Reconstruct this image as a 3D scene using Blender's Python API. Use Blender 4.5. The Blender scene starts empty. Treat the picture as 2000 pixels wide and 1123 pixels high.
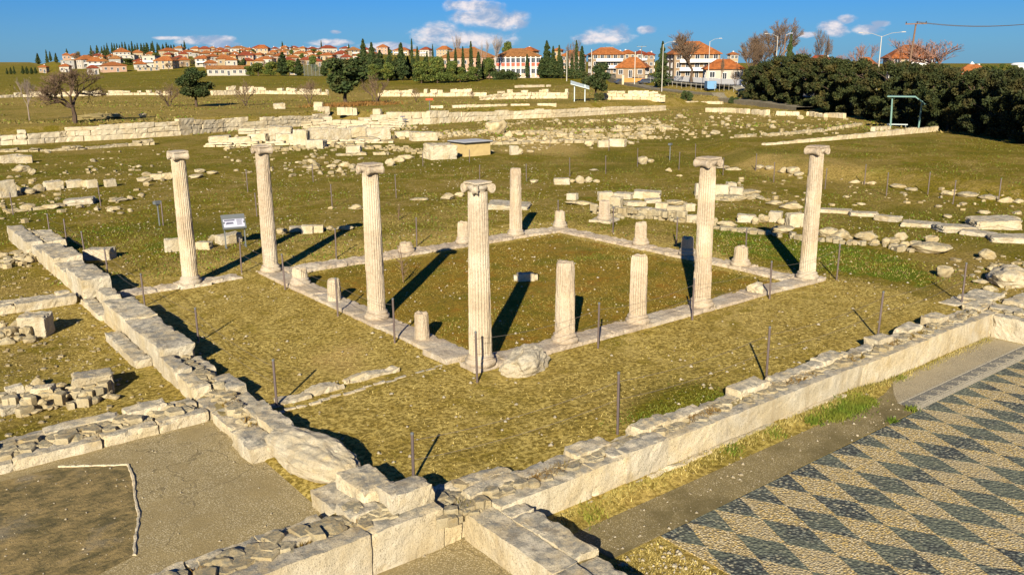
import bpy, math, random
import numpy as np
from mathutils import Vector, Matrix, noise
random.seed(7); np.random.seed(7)
SC = bpy.context.scene
COL = SC.collection
R = math.radians
# ------------------------------------------------------------------ camera
F = 1667.0                                   # focal length in pixels of a 2000 px wide picture
CX, CY, CZ = -11.777, -16.383, 7.084
YAW, PITCH, ROLL = .908, .251, -.007
_f = Vector((math.cos(YAW)*math.cos(PITCH), math.sin(YAW)*math.cos(PITCH), -math.sin(PITCH)))
_r0 = Vector((math.sin(YAW), -math.cos(YAW), 0)); _u0 = _r0.cross(_f)
_r = _r0*math.cos(ROLL)+_u0*math.sin(ROLL); _u = -_r0*math.sin(ROLL)+_u0*math.cos(ROLL)
CAMP = Vector((CX, CY, CZ))
cd = bpy.data.cameras.new("Camera"); cam = bpy.data.objects.new("Camera", cd); COL.objects.link(cam)
m = Matrix((_r, _u, -_f)).transposed().to_4x4(); m.translation = CAMP; cam.matrix_world = m
cd.sensor_width = 36; cd.lens = 36*F/2000; cd.clip_end = 20000; cd.clip_start = .1
SC.camera = cam
# ------------------------------------------------------------------ light
SUN_AZ, SUN_EL = 44.0, 24.7                  # the way shadows fall, and the sun's height
sl = bpy.data.lights.new("Sun", 'SUN'); so = bpy.data.objects.new("Sun", sl); COL.objects.link(so)
sl.energy = 5.0; sl.angle = R(.5); sl.color = (1.0, .91, .765)
_d = Vector((math.cos(R(SUN_AZ))*math.cos(R(SUN_EL)), math.sin(R(SUN_AZ))*math.cos(R(SUN_EL)), -math.sin(R(SUN_EL))))
so.rotation_euler = _d.to_track_quat('-Z', 'Y').to_euler(); so.location = (-30, -30, 30)
SC.view_settings.view_transform = 'Standard'; SC.view_settings.look = 'None'
SC.view_settings.gamma = 1; SC.view_settings.exposure = 1.05; SC.view_settings.use_curve_mapping = False
W = bpy.data.worlds.new("World"); SC.world = W; W.use_nodes = True

class N:                                     # small node-graph helper
    def __init__(s, tree): s.t = tree; s.n = tree.nodes; s.l = tree.links
    def new(s, typ, **kw):
        n = s.n.new(typ)
        for k, v in kw.items(): setattr(n, k, v)
        return n
    def set(s, sock, v):
        if hasattr(v, 'is_output') or isinstance(v, bpy.types.NodeSocket): s.l.new(v, sock)
        else: sock.default_value = v
    def math(s, op, a, b=None, c=None, clamp=False):
        n = s.new('ShaderNodeMath', operation=op, use_clamp=clamp); s.set(n.inputs[0], a)
        if b is not None: s.set(n.inputs[1], b)
        if c is not None: s.set(n.inputs[2], c)
        return n.outputs[0]
    def mix(s, f, a, b, typ='MIX'):
        n = s.new('ShaderNodeMix', data_type='RGBA', blend_type=typ); s.set(n.inputs[0], f)
        s.set(n.inputs[6], a if not isinstance(a, tuple) else (*a[:3], 1)); s.set(n.inputs[7], b if not isinstance(b, tuple) else (*b[:3], 1))
        return n.outputs[2]
    def noise(s, vec, scale, det=3, rough=.55, dist=0, out=0):
        n = s.new('ShaderNodeTexNoise'); s.set(n.inputs['Vector'], vec)
        n.inputs['Scale'].default_value = scale; n.inputs['Detail'].default_value = det; n.inputs['Roughness'].default_value = rough; n.inputs['Distortion'].default_value = dist
        return n.outputs[out]
    def ramp(s, f, lo, hi, a=0, b=1):
        n = s.new('ShaderNodeMapRange', clamp=True, interpolation_type='SMOOTHSTEP'); s.set(n.inputs[0], f)
        n.inputs[1].default_value = lo; n.inputs[2].default_value = hi; n.inputs[3].default_value = a; n.inputs[4].default_value = b
        return n.outputs[0]
    def pos(s): return s.new('ShaderNodeNewGeometry').outputs['Position']

def ray(px, py): return (_f+_r*((px-1000)/F)-_u*((py-561.5)/F))
wn = N(W.node_tree); bg = W.node_tree.nodes['Background']
sky = wn.new('ShaderNodeTexSky', sky_type='NISHITA'); sky.sun_disc = False
sky.sun_elevation = R(SUN_EL); sky.sun_rotation = R(226); sky.air_density = 1.0; sky.dust_density = .3; sky.ozone_density = 2.0
hsv = wn.new('ShaderNodeHueSaturation'); wn.l.new(sky.outputs[0], hsv.inputs['Color'])
hsv.inputs['Saturation'].default_value = 1.15; hsv.inputs['Value'].default_value = 1.0; hsv.inputs['Hue'].default_value = .49
dirv = wn.new('ShaderNodeTexCoord').outputs['Generated']
sep = wn.new('ShaderNodeSeparateXYZ'); wn.l.new(dirv, sep.inputs[0])
az = wn.math('ARCTAN2', sep.outputs[1], sep.outputs[0]); el = wn.math('ARCSINE', sep.outputs[2])
cb = wn.new('ShaderNodeCombineXYZ'); wn.l.new(az, cb.inputs[0]); wn.l.new(wn.math('MULTIPLY', el, 1.8), cb.inputs[1])
cn = wn.noise(cb.outputs[0], 34, 6, .62, .3); cn2 = wn.noise(cb.outputs[0], 90, 4, .6)
dens = None
CLOUDS = [(915, 14, 50, 14), (940, 32, 60, 24), (985, 42, 46, 20), (860, 70, 58, 24), (920, 78, 80, 18), (1190, 68, 50, 18), (1150, 77, 32, 11), (1262, 60, 20, 8),
          (1622, 50, 22, 10), (1640, 62, 22, 10), (1655, 38, 18, 8), (1690, 58, 30, 9), (400, 80, 58, 9), (430, 86, 34, 8), (645, 84, 40, 7), (655, 63, 10, 4), (330, 75, 30, 4),
          (1720, 48, 16, 6), (1575, 68, 16, 6), (590, 98, 60, 6), (760, 92, 60, 8)]
for (px, py, sx, sy) in CLOUDS:
    d = ray(px, py).normalized(); a0 = math.atan2(d.y, d.x); e0 = math.asin(d.z)
    qa = wn.math('DIVIDE', wn.math('SUBTRACT', az, a0), sx/F*.95); qe = wn.math('DIVIDE', wn.math('SUBTRACT', el, e0), sy/F*.95)
    q = wn.math('SUBTRACT', 1.0, wn.math('ADD', wn.math('MULTIPLY', qa, qa), wn.math('MULTIPLY', qe, qe)))
    dens = q if dens is None else wn.math('SMOOTH_MAX', dens, q, .25)
dn = wn.math('ADD', dens, wn.math('MULTIPLY', wn.math('SUBTRACT', cn, .5), 3.6))
dn = wn.math('ADD', dn, wn.math('MULTIPLY', wn.math('SUBTRACT', cn2, .5), .7))
al = wn.math('MULTIPLY', wn.ramp(dn, -.45, 1.0), .92)
cb2 = wn.new('ShaderNodeVectorMath', operation='ADD'); wn.l.new(cb.outputs[0], cb2.inputs[0]); cb2.inputs[1].default_value = (.004, .022, 0)
shade = wn.ramp(wn.noise(cb2.outputs[0], 34, 6, .62, .3), .36, .62)
ccol = wn.mix(shade, (9.6, 8.6, 8.4), (3.2, 4.3, 6.2))
low = wn.ramp(el, -.01, .12, 1, 0)            # paler air just above the horizon
tint = wn.mix(1.0, hsv.outputs[0], (.085, .395, .97), 'MULTIPLY')
skyc = wn.mix(wn.math('MULTIPLY', low, .42), tint, (3.2, 4.9, 6.6))
wn.l.new(wn.mix(al, skyc, ccol), bg.inputs[0]); bg.inputs[1].default_value = .05

# ------------------------------------------------------------------ terrain and pixel-to-ground
def sst(a, b, x):
    t = min(1, max(0, (x-a)/(b-a))); return t*t*(3-2*t)
def lerp_tab(tab, x):
    if x <= tab[0][0]: return tab[0][1]
    for (a, p), (b, q) in zip(tab, tab[1:]):
        if x <= b: return p+(q-p)*(x-a)/(b-a)
    return tab[-1][1]
def dirpx(px):                               # level direction of a picture column
    d = ray(px, 134); v = Vector((d.x, d.y, 0)); return v.normalized()
def spot(px, dist): d = dirpx(px); return (CX+d.x*dist, CY+d.y*dist)
def colpx(x, y):
    d = Vector((x-CX, y-CY, 0)); k = d.dot(Vector((_f.x, _f.y, 0)).normalized())
    if k < .05*d.length: return -3000.0 if d.dot(_r) < 0 else 5000.0
    return 1000+F*1.0*(d.dot(_r)/(k*math.cos(PITCH)))*1.0
WALLY = [(-60, 72), (1.5, 88.5), (40, 97.5), (47, 97), (53, 87), (110, 94), (170, 104)]
RIDGE = [(-200, 20), (60, 20), (150, 12), (250, 18), (350, 23), (480, 25), (640, 25), (760, 21), (900, 17), (1000, 14), (1300, 12), (1600, 9), (2200, 8)]
_ra = Vector(spot(1170, 290)); _rb = Vector(spot(1520, 165)); _rn = Vector(((_rb-_ra).y, -(_rb-_ra).x)).normalized()
if _rn.dot(Vector((CX, CY))-_ra) > 0: _rn = -_rn
def H(x, y):
    d = math.hypot(x-CX, y-CY)
    if d < 130 and x > 15: return H0(x, y, d)+berm(x, y, d)
    return H0(x, y, d)
BERM = [(47.1, 31.6), (42.3, 26.0), (39.2, 21.0), (38.3, 16.7), (39.0, 12.0), (37.0, 6.2), (37.1, 2.2), (36.0, -1.7)]
def berm(x, y, d):
    best = 9e9; s = 0
    for (a, b), (c, e) in zip(BERM, BERM[1:]):
        ux, uy = c-a, e-b; L2 = ux*ux+uy*uy; t = min(1, max(0, ((x-a)*ux+(y-b)*uy)/L2)); q = math.hypot(x-a-ux*t, y-b-uy*t)
        if q < best: best = q; s = -((x-a)*uy-(y-b)*ux)*((CX-a)*uy-(CY-b)*ux)
    side = best if s > 0 else -best
    return .75*sst(-.3, 3.2, side)*sst(125, 80, d)*sst(1370, 1440, colpx(x, y))
def H0(x, y, d):
    if d < 75:
        z = -.12
        if y < -5.7 and -4.0 < x < 14.65: z = -.66+.15*sst(-6.62, -6.15, y)*sst(8.5, 6.5, x)
        elif y < -5.15 and x <= -4.0 : z = -.58
        elif x < -6.25 and -5.15 <= y < 1.45: z = -.27
        elif not (-6.2 < x < 14.5 and -5.6 < y < 14): z += .05*noise.noise((x*.13, y*.13, 3))*min(1, max(0, (d-28)/15))*3
        else: z += .025*noise.noise((x*.4, y*.4, 5))
        return z
    px = colpx(x, y)
    z = -.15+.12*noise.noise((x*.05, y*.05, 3))
    yw = lerp_tab(WALLY, x)
    z += 1.3*sst(0, 1.6, y-yw-.2)*sst(175, 120, x) if x < 175 else 0
    z += (1.3*sst(130, 210, d) if x >= 120 else 0)*(1-sst(175, 120, x) if x < 175 else 1)
    z += 3.4*sst(150, 460, d)
    sd = (Vector((x, y))-_ra).dot(_rn)
    if 1050 < px: z += 1.7*sst(0, 5, sd)*sst(1120, 1200, px)*sst(420, 300, d)*sst(110, 150, d)
    rz = lerp_tab(RIDGE, px)
    z += max(0, rz-4.5)*sst(440, 900 if px > 100 else 1300, d)
    if d > 950: z -= (d-950)*.006
    z += .5*noise.noise((x*.012, y*.012, 9))*sst(120, 300, d)
    return z
def at(px, py, dz=0.0):                      # the point of the ground that a picture point shows
    d = ray(px, py); t = 5.0; last = t
    while t < 4000:
        p = CAMP+d*t
        if p.z < H(p.x, p.y)+dz:
            a, b = last, t
            for _ in range(24):
                m_ = (a+b)/2; q = CAMP+d*m_
                if q.z < H(q.x, q.y)+dz: b = m_
                else: a = m_
            p = CAMP+d*b; return Vector((p.x, p.y, H(p.x, p.y)))
        last = t; t += max(.25, t*.012)
    p = CAMP+d*900; return Vector((p.x, p.y, H(p.x, p.y)))
def lvl(px, py, z):                          # the point of a level plane that a picture point shows
    d = ray(px, py); t = (z-CZ)/d.z; p = CAMP+d*t; return Vector((p.x, p.y, z))
def pyof(p):
    d = Vector(p)-CAMP; return 561.5-F*d.dot(_u)/d.dot(_f)
def ztop(x, y, py):                          # height whose picture row is py above a ground point
    a, b = -2.0, 40.0
    for _ in range(50):
        m_ = (a+b)/2
        if pyof((x, y, m_)) > py: a = m_
        else: b = m_
    return a
def scale_at(p): return (Vector(p)-CAMP).dot(_f)/F      # metres per picture pixel

# ------------------------------------------------------------------ materials
def mat(name):
    m_ = bpy.data.materials.new(name); m_.use_nodes = True
    n = N(m_.node_tree); b = m_.node_tree.nodes['Principled BSDF']; b.inputs['Roughness'].default_value = .9
    b.inputs['Specular IOR Level'].default_value = .2
    return m_, n, b
def bump(n, b, h, strength, dist):
    k = n.new('ShaderNodeBump'); k.inputs['Strength'].default_value = strength; k.inputs['Distance'].default_value = dist
    n.l.new(h, k.inputs['Height']); n.l.new(k.outputs[0], b.inputs['Normal'])
def stone_mat(name, warm, pale, lichen, lich=.5, bs=.6, sc=1.0, yellow=.3):
    m_, n, b = mat(name); p = n.pos()
    big = n.noise(p, .9*sc, 4, .6); mid = n.noise(p, 5*sc, 5, .65); fine = n.noise(p, 38*sc, 4, .7)
    rnd = n.new('ShaderNodeNewGeometry').outputs['Random Per Island']
    c = n.mix(n.ramp(big, .35, .65), warm, pale)
    c = n.mix(n.math('MULTIPLY', n.ramp(n.noise(p, 1.7*sc, 4, .6), .56, .72), yellow), c, (.42, .27, .06))
    up = n.new('ShaderNodeSeparateXYZ'); n.l.new(n.new('ShaderNodeNewGeometry').outputs['Normal'], up.inputs[0])
    upf = n.ramp(up.outputs[2], .35, .95)
    lf = n.math('MULTIPLY', n.ramp(mid, .40, .62), n.math('MULTIPLY_ADD', upf, lich, lich*.18))
    c = n.mix(lf, c, lichen)
    c = n.mix(n.math('MULTIPLY', n.ramp(fine, .52, .68), .75), c, (.10, .08, .04))
    c = n.mix(n.math('MULTIPLY', n.ramp(n.noise(p, 55*sc, 2), .56, .72), .4), c, (.55, .47, .31))
    c = n.mix(.35, c, n.mix(rnd, (.72, .72, .72), (1.18, 1.14, 1.05)), 'MULTIPLY')
    oi = n.new('ShaderNodeObjectInfo').outputs['Random']
    c = n.mix(.6, c, n.mix(oi, (.82, .83, .86), (1.15, 1.12, 1.04)), 'MULTIPLY')
    mp = n.new('ShaderNodeMapping'); n.l.new(p, mp.inputs[0]); mp.inputs['Scale'].default_value = (2.6, 2.6, .3)
    st = n.noise(mp.outputs[0], 1.0, 4, .65); c = n.mix(n.math('MULTIPLY', n.ramp(st, .52, .66), .38), c, (.24, .175, .085))
    n.l.new(c, b.inputs['Base Color'])
    h = n.math('ADD', n.math('MULTIPLY', mid, .6), n.math('MULTIPLY', fine, .5))
    bump(n, b, h, bs, .05); return m_
M = {}
M['stone'] = stone_mat('weathered_limestone', (.45, .365, .215), (.53, .465, .33), (.245, .23, .18), .85, .9)
M['ashlar'] = stone_mat('pale_ashlar', (.48, .39, .235), (.55, .475, .325), (.29, .265, .19), .55, .8, .6)
M['marble'] = stone_mat('column_stone', (.385, .31, .21), (.455, .395, .295), (.27, .24, .175), .22, .7, 1.0, .16)
M['rubble'] = stone_mat('rubble_stone', (.35, .275, .145), (.45, .38, .235), (.185, .17, .12), .85, 1.0, 2.0, .35)
M['boulder'] = stone_mat('boulder_stone', (.40, .33, .205), (.48, .42, .30), (.25, .235, .18), .5, 1.0, 1.5, .3)
_n = N(M['marble'].node_tree); _b = M['marble'].node_tree.nodes['Principled BSDF']; _c = _b.inputs['Base Color'].links[0].from_socket; _mp = _n.new('ShaderNodeMapping'); _n.l.new(_n.pos(), _mp.inputs[0]); _mp.inputs['Scale'].default_value = (.35, .35, .62)
_q = _n.noise(_mp.outputs[0], 1.0, 2, .5); _n.l.new(_n.mix(_n.math('MULTIPLY', _n.ramp(_q, .48, .53), .55), _c, _n.mix(_n.ramp(_n.noise(_n.pos(), 14, 4, .7), .4, .6), (.27, .20, .125), (.40, .315, .215))), _b.inputs['Base Color'])
M['rubble_field'] = stone_mat('field_stone', (.28, .215, .10), (.38, .31, .175), (.17, .16, .115), .8, .9, 1.6, .4)
def flat_mat(name, col, rough=.8, metal=0, var=.15, sc=3.0, bs=0):
    m_, n, b = mat(name); v = n.noise(n.pos(), sc, 4)
    c = n.mix(v, tuple(x*(1-var) for x in col), tuple(min(1, x*(1+var)) for x in col))
    n.l.new(c, b.inputs['Base Color']); b.inputs['Roughness'].default_value = rough; b.inputs['Metallic'].default_value = metal
    if bs: bump(n, b, n.noise(n.pos(), sc*6, 4), bs, .02)
    return m_
M['steel'] = flat_mat('post_steel', (.22, .17, .15), .45, .7)
M['rope'] = flat_mat('rope', (.12, .10, .08))
M['grey_metal'] = flat_mat('grey_metal', (.16, .17, .16), .5, .4)
M['green_metal'] = flat_mat('green_metal', (.16, .27, .22), .5, .1)
M['pale_sheet'] = flat_mat('pale_sheet', (.42, .47, .44), .6)
M['panel_white'] = flat_mat('panel_white', (.40, .40, .45), .5)
M['lamp_grey'] = flat_mat('lamp_grey', (.30, .28, .24), .6)
M['ink'] = flat_mat('panel_ink', (.10, .10, .13), .6)
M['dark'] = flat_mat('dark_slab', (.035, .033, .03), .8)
M['slab'] = flat_mat('grey_slab', (.33, .33, .32), .8, 0, .3, 2)
M['sandbox'] = flat_mat('ochre_render', (.42, .31, .13), .9, 0, .25, 2.5, .3)
M['red'] = flat_mat('sign_red', (.40, .07, .02), .6)
M['wood'] = flat_mat('pole_wood', (.17, .10, .06), .9, 0, .3)
M['pole'] = flat_mat('pole_grey', (.46, .42, .34), .7)
M['white'] = flat_mat('white_paint', (.62, .60, .55), .7)
M['asphalt'] = flat_mat('road_asphalt', (.11, .105, .09), .9)
M['concrete'] = flat_mat('concrete', (.24, .215, .15), .9, 0, .35, .6)
M['bark'] = flat_mat('bark', (.075, .05, .032), .95, 0, .3)
M['bark_pale'] = flat_mat('bark_pale', (.22, .17, .13), .95, 0, .3)
M['twig_red'] = flat_mat('twig_reddish', (.21, .115, .08), .95, 0, .3)
M['twig_brown'] = flat_mat('twig_brown', (.13, .085, .05), .95, 0, .3)
M['glass'] = flat_mat('window_dark', (.03, .035, .04), .25)
M['shutter'] = flat_mat('shutter_brown', (.12, .06, .03), .7)
M['pink'] = flat_mat('school_pink', (.62, .30, .20), .85)
M['schoolred'] = flat_mat('school_red', (.45, .09, .05), .8)
M['blue'] = flat_mat('blue_paint', (.12, .24, .36), .5)
def leaf_mat(name, a, b_, c_, tr=.0):
    m_, n, b = mat(name); rnd = n.new('ShaderNodeNewGeometry').outputs['Random Per Island']
    big = n.noise(n.pos(), .55, 3); oi = n.new('ShaderNodeObjectInfo').outputs['Random']
    c = n.mix(rnd, a, b_); c = n.mix(n.ramp(big, .45, .68), c, c_)
    c = n.mix(.7, c, n.mix(oi, (.75, .78, .75), (1.25, 1.2, 1.1)), 'MULTIPLY')
    n.l.new(c, b.inputs['Base Color']); b.inputs['Roughness'].default_value = .75; return m_
M['leaf_dark'] = leaf_mat('leaf_dark', (.020, .034, .010), (.05, .072, .018), (.055, .055, .014))
M['leaf_hedge'] = leaf_mat('leaf_hedge', (.016, .026, .008), (.046, .052, .012), (.062, .050, .013))
M['leaf_cypress'] = leaf_mat('leaf_cypress', (.018, .032, .010), (.045, .066, .017), (.055, .066, .016))
M['leaf_pine'] = leaf_mat('leaf_pine', (.05, .075, .016), (.10, .125, .024), (.12, .12, .02))
M['grass'] = leaf_mat('grass_green', (.05, .09, .007), (.11, .15, .012), (.16, .15, .02))
M['grass_dry'] = leaf_mat('grass_dry', (.13, .10, .022), (.52, .41, .14), (.20, .17, .03))
M['shrub_red'] = leaf_mat('shrub_dry', (.16, .07, .015), (.27, .13, .03), (.2, .12, .03))
# ground
def ground_mat():
    m_, n, b = mat('dry_turf'); p = n.pos()
    at_ = n.new('ShaderNodeVertexColor', layer_name='zone'); s = n.new('ShaderNodeSeparateColor'); n.l.new(at_.outputs[0], s.inputs[0])
    g, bare, orange = s.outputs[0], s.outputs[1], s.outputs[2]
    big = n.noise(p, .35, 5, .6); mid = n.noise(p, 1.6, 5, .65); fine = n.noise(p, 9, 5, .7); vf = n.noise(p, 32, 4, .75)
    dry = n.mix(n.ramp(fine, .40, .60), (.20, .15, .034), (.54, .425, .135))
    dry = n.mix(n.ramp(mid, .44, .58), dry, n.mix(n.ramp(fine, .41, .59), (.17, .125, .026), (.43, .325, .085)))
    dry = n.mix(n.math('MULTIPLY', n.ramp(big, .5, .72), .55), dry, (.46, .36, .125))
    green = n.mix(n.ramp(fine, .35, .65), (.082, .074, .006), (.255, .205, .018))
    dry = n.mix(n.math('MULTIPLY', n.ramp(g, .05, .3), .8), dry, n.mix(n.ramp(fine, .36, .64), (.15, .11, .032), (.40, .30, .10)))
    green = n.mix(n.math('MULTIPLY', n.ramp(mid, .5, .68), .6), green, (.27, .205, .035))
    lush = n.mix(n.ramp(vf, .35, .65), (.06, .095, .006), (.175, .215, .012))
    gm = n.math('ADD', g, n.math('MULTIPLY', n.math('SUBTRACT', n.math('ADD', mid, n.math('MULTIPLY', big, .9)), .95), 2.1))
    c = n.mix(n.ramp(gm, .15, .62), dry, green)
    c = n.mix(n.ramp(gm, .78, 1.1), c, lush)
    orr = n.mix(n.ramp(fine, .36, .62), (.13, .10, .013), (.29, .20, .030))
    orr = n.mix(n.math('MULTIPLY', n.ramp(mid, .5, .62), .8), orr, (.26, .135, .018))
    orr = n.mix(n.math('MULTIPLY', n.ramp(n.noise(p, .8, 4, .6), .5, .64), .8), orr, (.125, .125, .012))
    c = n.mix(n.ramp(orange, .1, .8), c, orr)
    tan = n.mix(n.ramp(fine, .36, .62), (.28, .195, .06), (.50, .375, .14))
    c = n.mix(n.ramp(n.math('ADD', bare, n.math('MULTIPLY', n.math('SUBTRACT', mid, .5), 1.3)), .25, .95), c, tan)
    c = n.mix(n.math('MULTIPLY', n.ramp(vf, .57, .72), .5), c, (.55, .45, .22))
    c = n.mix(n.math('MULTIPLY', n.ramp(n.noise(p, 22, 3, .7), .58, .74), .6), c, (.075, .058, .016))
    mac = n.noise(p, .055, 5, .6, .4); mac2 = n.noise(p, .16, 5, .65, .3)
    far = n.ramp(n.new('ShaderNodeVectorMath', operation='LENGTH').outputs[1], 0, 1) if 0 else None
    outer = n.math('SUBTRACT', 1.0, orange)
    c = n.mix(n.math('MULTIPLY', n.ramp(mac2, .50, .64), n.math('MULTIPLY', n.math('MULTIPLY_ADD', g, 1.1, .2), n.ramp(g, .45, .75, 1, 0))), c, n.mix(n.ramp(fine, .36, .64), (.18, .13, .038), (.38, .28, .095)))
    c = n.mix(n.math('MULTIPLY', n.ramp(mac, .50, .60), n.math('MULTIPLY_ADD', g, 1.0, .18)), c, n.mix(n.ramp(fine, .36, .64), (.075, .074, .008), (.20, .18, .018)))
    clump = n.noise(p, 4.2, 3, .6); c = n.mix(n.math('MULTIPLY', n.ramp(clump, .55, .66), .4), c, (.11, .085, .018))
    c = n.mix(1.0, c, n.mix(n.ramp(g, .08, .35), (1.0, .945, .80), (.87, .83, .66)), 'MULTIPLY')
    n.l.new(c, b.inputs['Base Color']); b.inputs['Roughness'].default_value = 1; b.inputs['Specular IOR Level'].default_value = .05
    h = n.math('ADD', n.math('MULTIPLY', fine, .8), n.math('MULTIPLY', vf, .5)); bump(n, b, h, .9, .09); return m_
M['ground'] = ground_mat()
def gravel_mat(name, cols, size, bs=.6, stain=None, st=.6, ck=.62):
    m_, n, b = mat(name); p = n.pos()
    v = n.new('ShaderNodeTexVoronoi'); v.inputs['Scale'].default_value = 1/size; n.l.new(p, v.inputs['Vector'])
    s = n.new('ShaderNodeSeparateColor'); n.l.new(v.outputs['Color'], s.inputs[0])
    c = n.mix(n.ramp(s.outputs[0], .1, .9), cols[0], cols[1]); c = n.mix(n.ramp(s.outputs[1], .72, .8), c, cols[2])
    c = n.mix(n.ramp(v.outputs['Distance'], .34, .62), c, tuple(x*ck for x in cols[0]))
    if ck > .81:
        w_ = n.new('ShaderNodeTexVoronoi', feature='DISTANCE_TO_EDGE'); w_.inputs['Scale'].default_value = .38; pv = n.new('ShaderNodeVectorMath', operation='ADD'); n.l.new(p, pv.inputs[0]); ns = n.new('ShaderNodeTexNoise'); n.l.new(p, ns.inputs['Vector']); ns.inputs['Scale'].default_value = 1.3; ns.inputs['Detail'].default_value = 5; n.l.new(ns.outputs['Color'], pv.inputs[1]); n.l.new(pv.outputs[0], w_.inputs['Vector'])
        c = n.mix(n.math('MULTIPLY', n.ramp(w_.outputs['Distance'], .002, .006, 1, 0), .6), c, (.09, .07, .035)); c = n.mix(n.math('MULTIPLY', n.ramp(n.noise(p, .45, 4, .6), .48, .62), .35), c, (.19, .15, .075))
    if stain: c = n.mix(n.math('MULTIPLY', n.ramp(n.noise(p, .9, 5, .65), .42, .66), st), c, stain)
    c = n.mix(.5, c, n.mix(n.noise(p, 2.5, 4, .6), (.6, .6, .6), (1.3, 1.28, 1.2)), 'MULTIPLY')
    n.l.new(c, b.inputs['Base Color']); bump(n, b, n.math('SUBTRACT', 1, v.outputs['Distance']), bs, size*.5); return m_
M['pave'] = gravel_mat('pebble_pavement', ((.27, .21, .095), (.40, .32, .16), (.48, .40, .24)), .024, .4, (.26, .195, .08), .6, .82)
M['pave_pale'] = gravel_mat('pale_pavement', ((.33, .27, .16), (.42, .355, .22), (.48, .42, .28)), .022, .5, (.33, .27, .16))
M['strip'] = gravel_mat('mortar_strip', ((.20, .155, .065), (.29, .225, .095), (.40, .33, .19)), .022, .4, (.115, .09, .034), .85, .8)
M['peb_light'] = gravel_mat('pebbles_light', ((.42, .32, .145), (.60, .50, .30), (.58, .40, .12)), .042, 1.0)
M['peb_dark'] = gravel_mat('pebbles_dark', ((.07, .075, .065), (.17, .18, .135), (.32, .29, .18)), .06, .8)
_mt = M['peb_dark'].node_tree; _n = N(_mt); _b = _mt.nodes['Principled BSDF']; _c = _b.inputs['Base Color'].links[0].from_socket
_n.l.new(_n.mix(_n.math('MULTIPLY', _n.ramp(_n.noise(_n.pos(), .8, 3, .6), .40, .62), .65), _c, (.125, .135, .085)), _b.inputs['Base Color'])
_n = N(M['peb_light'].node_tree); _b = M['peb_light'].node_tree.nodes['Principled BSDF']; _c = _b.inputs['Base Color'].links[0].from_socket
_n.l.new(_n.mix(_n.math('MULTIPLY', _n.ramp(_n.noise(_n.pos(), .7, 5, .65), .46, .68), .55), _c, (.33, .27, .155)), _b.inputs['Base Color'])
M['peb_line'] = gravel_mat('pebbles_line', ((.46, .40, .27), (.56, .50, .36), (.5, .42, .26)), .02, .5)
M['peb_grey'] = gravel_mat('pebbles_grey', ((.17, .16, .13), (.25, .23, .18), (.3, .28, .2)), .02, .5)
M['patch'] = None
def patch_mat():
    m_, n, b = mat('bare_earth'); p = n.pos()
    mp = n.new('ShaderNodeMapping'); n.l.new(p, mp.inputs[0]); mp.inputs['Rotation'].default_value = (0, 0, .5); mp.inputs['Scale'].default_value = (1.3, 2.0, 1)
    a = n.noise(mp.outputs[0], 2.1, 8, .74, .3); f_ = n.noise(p, 14, 5, .7)
    c = n.mix(n.ramp(a, .34, .66), (.085, .07, .026), (.29, .205, .075)); c = n.mix(n.math('MULTIPLY', n.ramp(f_, .5, .7), .6), c, (.07, .058, .026))
    c = n.mix(n.math('MULTIPLY', n.ramp(n.noise(p, .8, 4), .56, .7), .5), c, (.24, .21, .15))
    n.l.new(c, b.inputs['Base Color']); bump(n, b, n.math('ADD', a, f_), .6, .05); return m_
M['patch'] = patch_mat()

# ------------------------------------------------------------------ mesh helpers
def link_mesh(name, v, f, ms, parent=None, fm=None, smooth=False):
    me = bpy.data.meshes.new(name); me.from_pydata([tuple(p) for p in v], [], [tuple(q) for q in f])
    for x in (ms if isinstance(ms, (list, tuple)) else [ms]): me.materials.append(M[x])
    if fm: me.polygons.foreach_set('material_index', fm)
    if smooth: me.polygons.foreach_set('use_smooth', [True]*len(me.polygons))
    me.update(); o = bpy.data.objects.new(name, me); COL.objects.link(o)
    if parent: o.parent = parent
    return o
def np_mesh(name, v, quads, ms, parent=None):       # v (n,3), quads (m,k): fast path
    me = bpy.data.meshes.new(name); k = quads.shape[1]
    me.vertices.add(len(v)); me.vertices.foreach_set('co', v.astype(np.float32).ravel())
    me.loops.add(quads.size); me.loops.foreach_set('vertex_index', quads.astype(np.int32).ravel())
    me.polygons.add(len(quads)); me.polygons.foreach_set('loop_start', np.arange(0, quads.size, k, dtype=np.int32))
    me.update(calc_edges=True); me.validate()
    for x in (ms if isinstance(ms, (list, tuple)) else [ms]): me.materials.append(M[x])
    o = bpy.data.objects.new(name, me); COL.objects.link(o)
    if parent: o.parent = parent
    return o
def tag(o, label=None, cat=None, group=None, kind=None):
    if label: o['label'] = label
    if cat: o['category'] = cat
    if group: o['group'] = group
    if kind: o['kind'] = kind
    return o
def thing(name, label, cat, loc=(0, 0, 0), rz=0, group=None, sc=1):
    o = bpy.data.objects.new(name, None); o.empty_display_size = .1; COL.objects.link(o); o.location = loc; o.rotation_euler = (0, 0, rz); o.scale = (sc, sc, sc)
    return tag(o, label, cat, group)
def copy_tree(o, parent=None):
    c = o.copy(); COL.objects.link(c); c.parent = parent
    for ch in list(o.children): copy_tree(ch, c)
    return c
ORD = "first second third fourth fifth sixth seventh eighth ninth tenth eleventh twelfth thirteenth fourteenth fifteenth sixteenth seventeenth eighteenth nineteenth twentieth".split()
ORD += ["twenty-"+x for x in ORD[:9]]+["thirtieth"]+["thirty-"+x for x in ORD[:9]]+["fortieth"]+["forty-"+x for x in ORD[:9]]+["fiftieth"]
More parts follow.
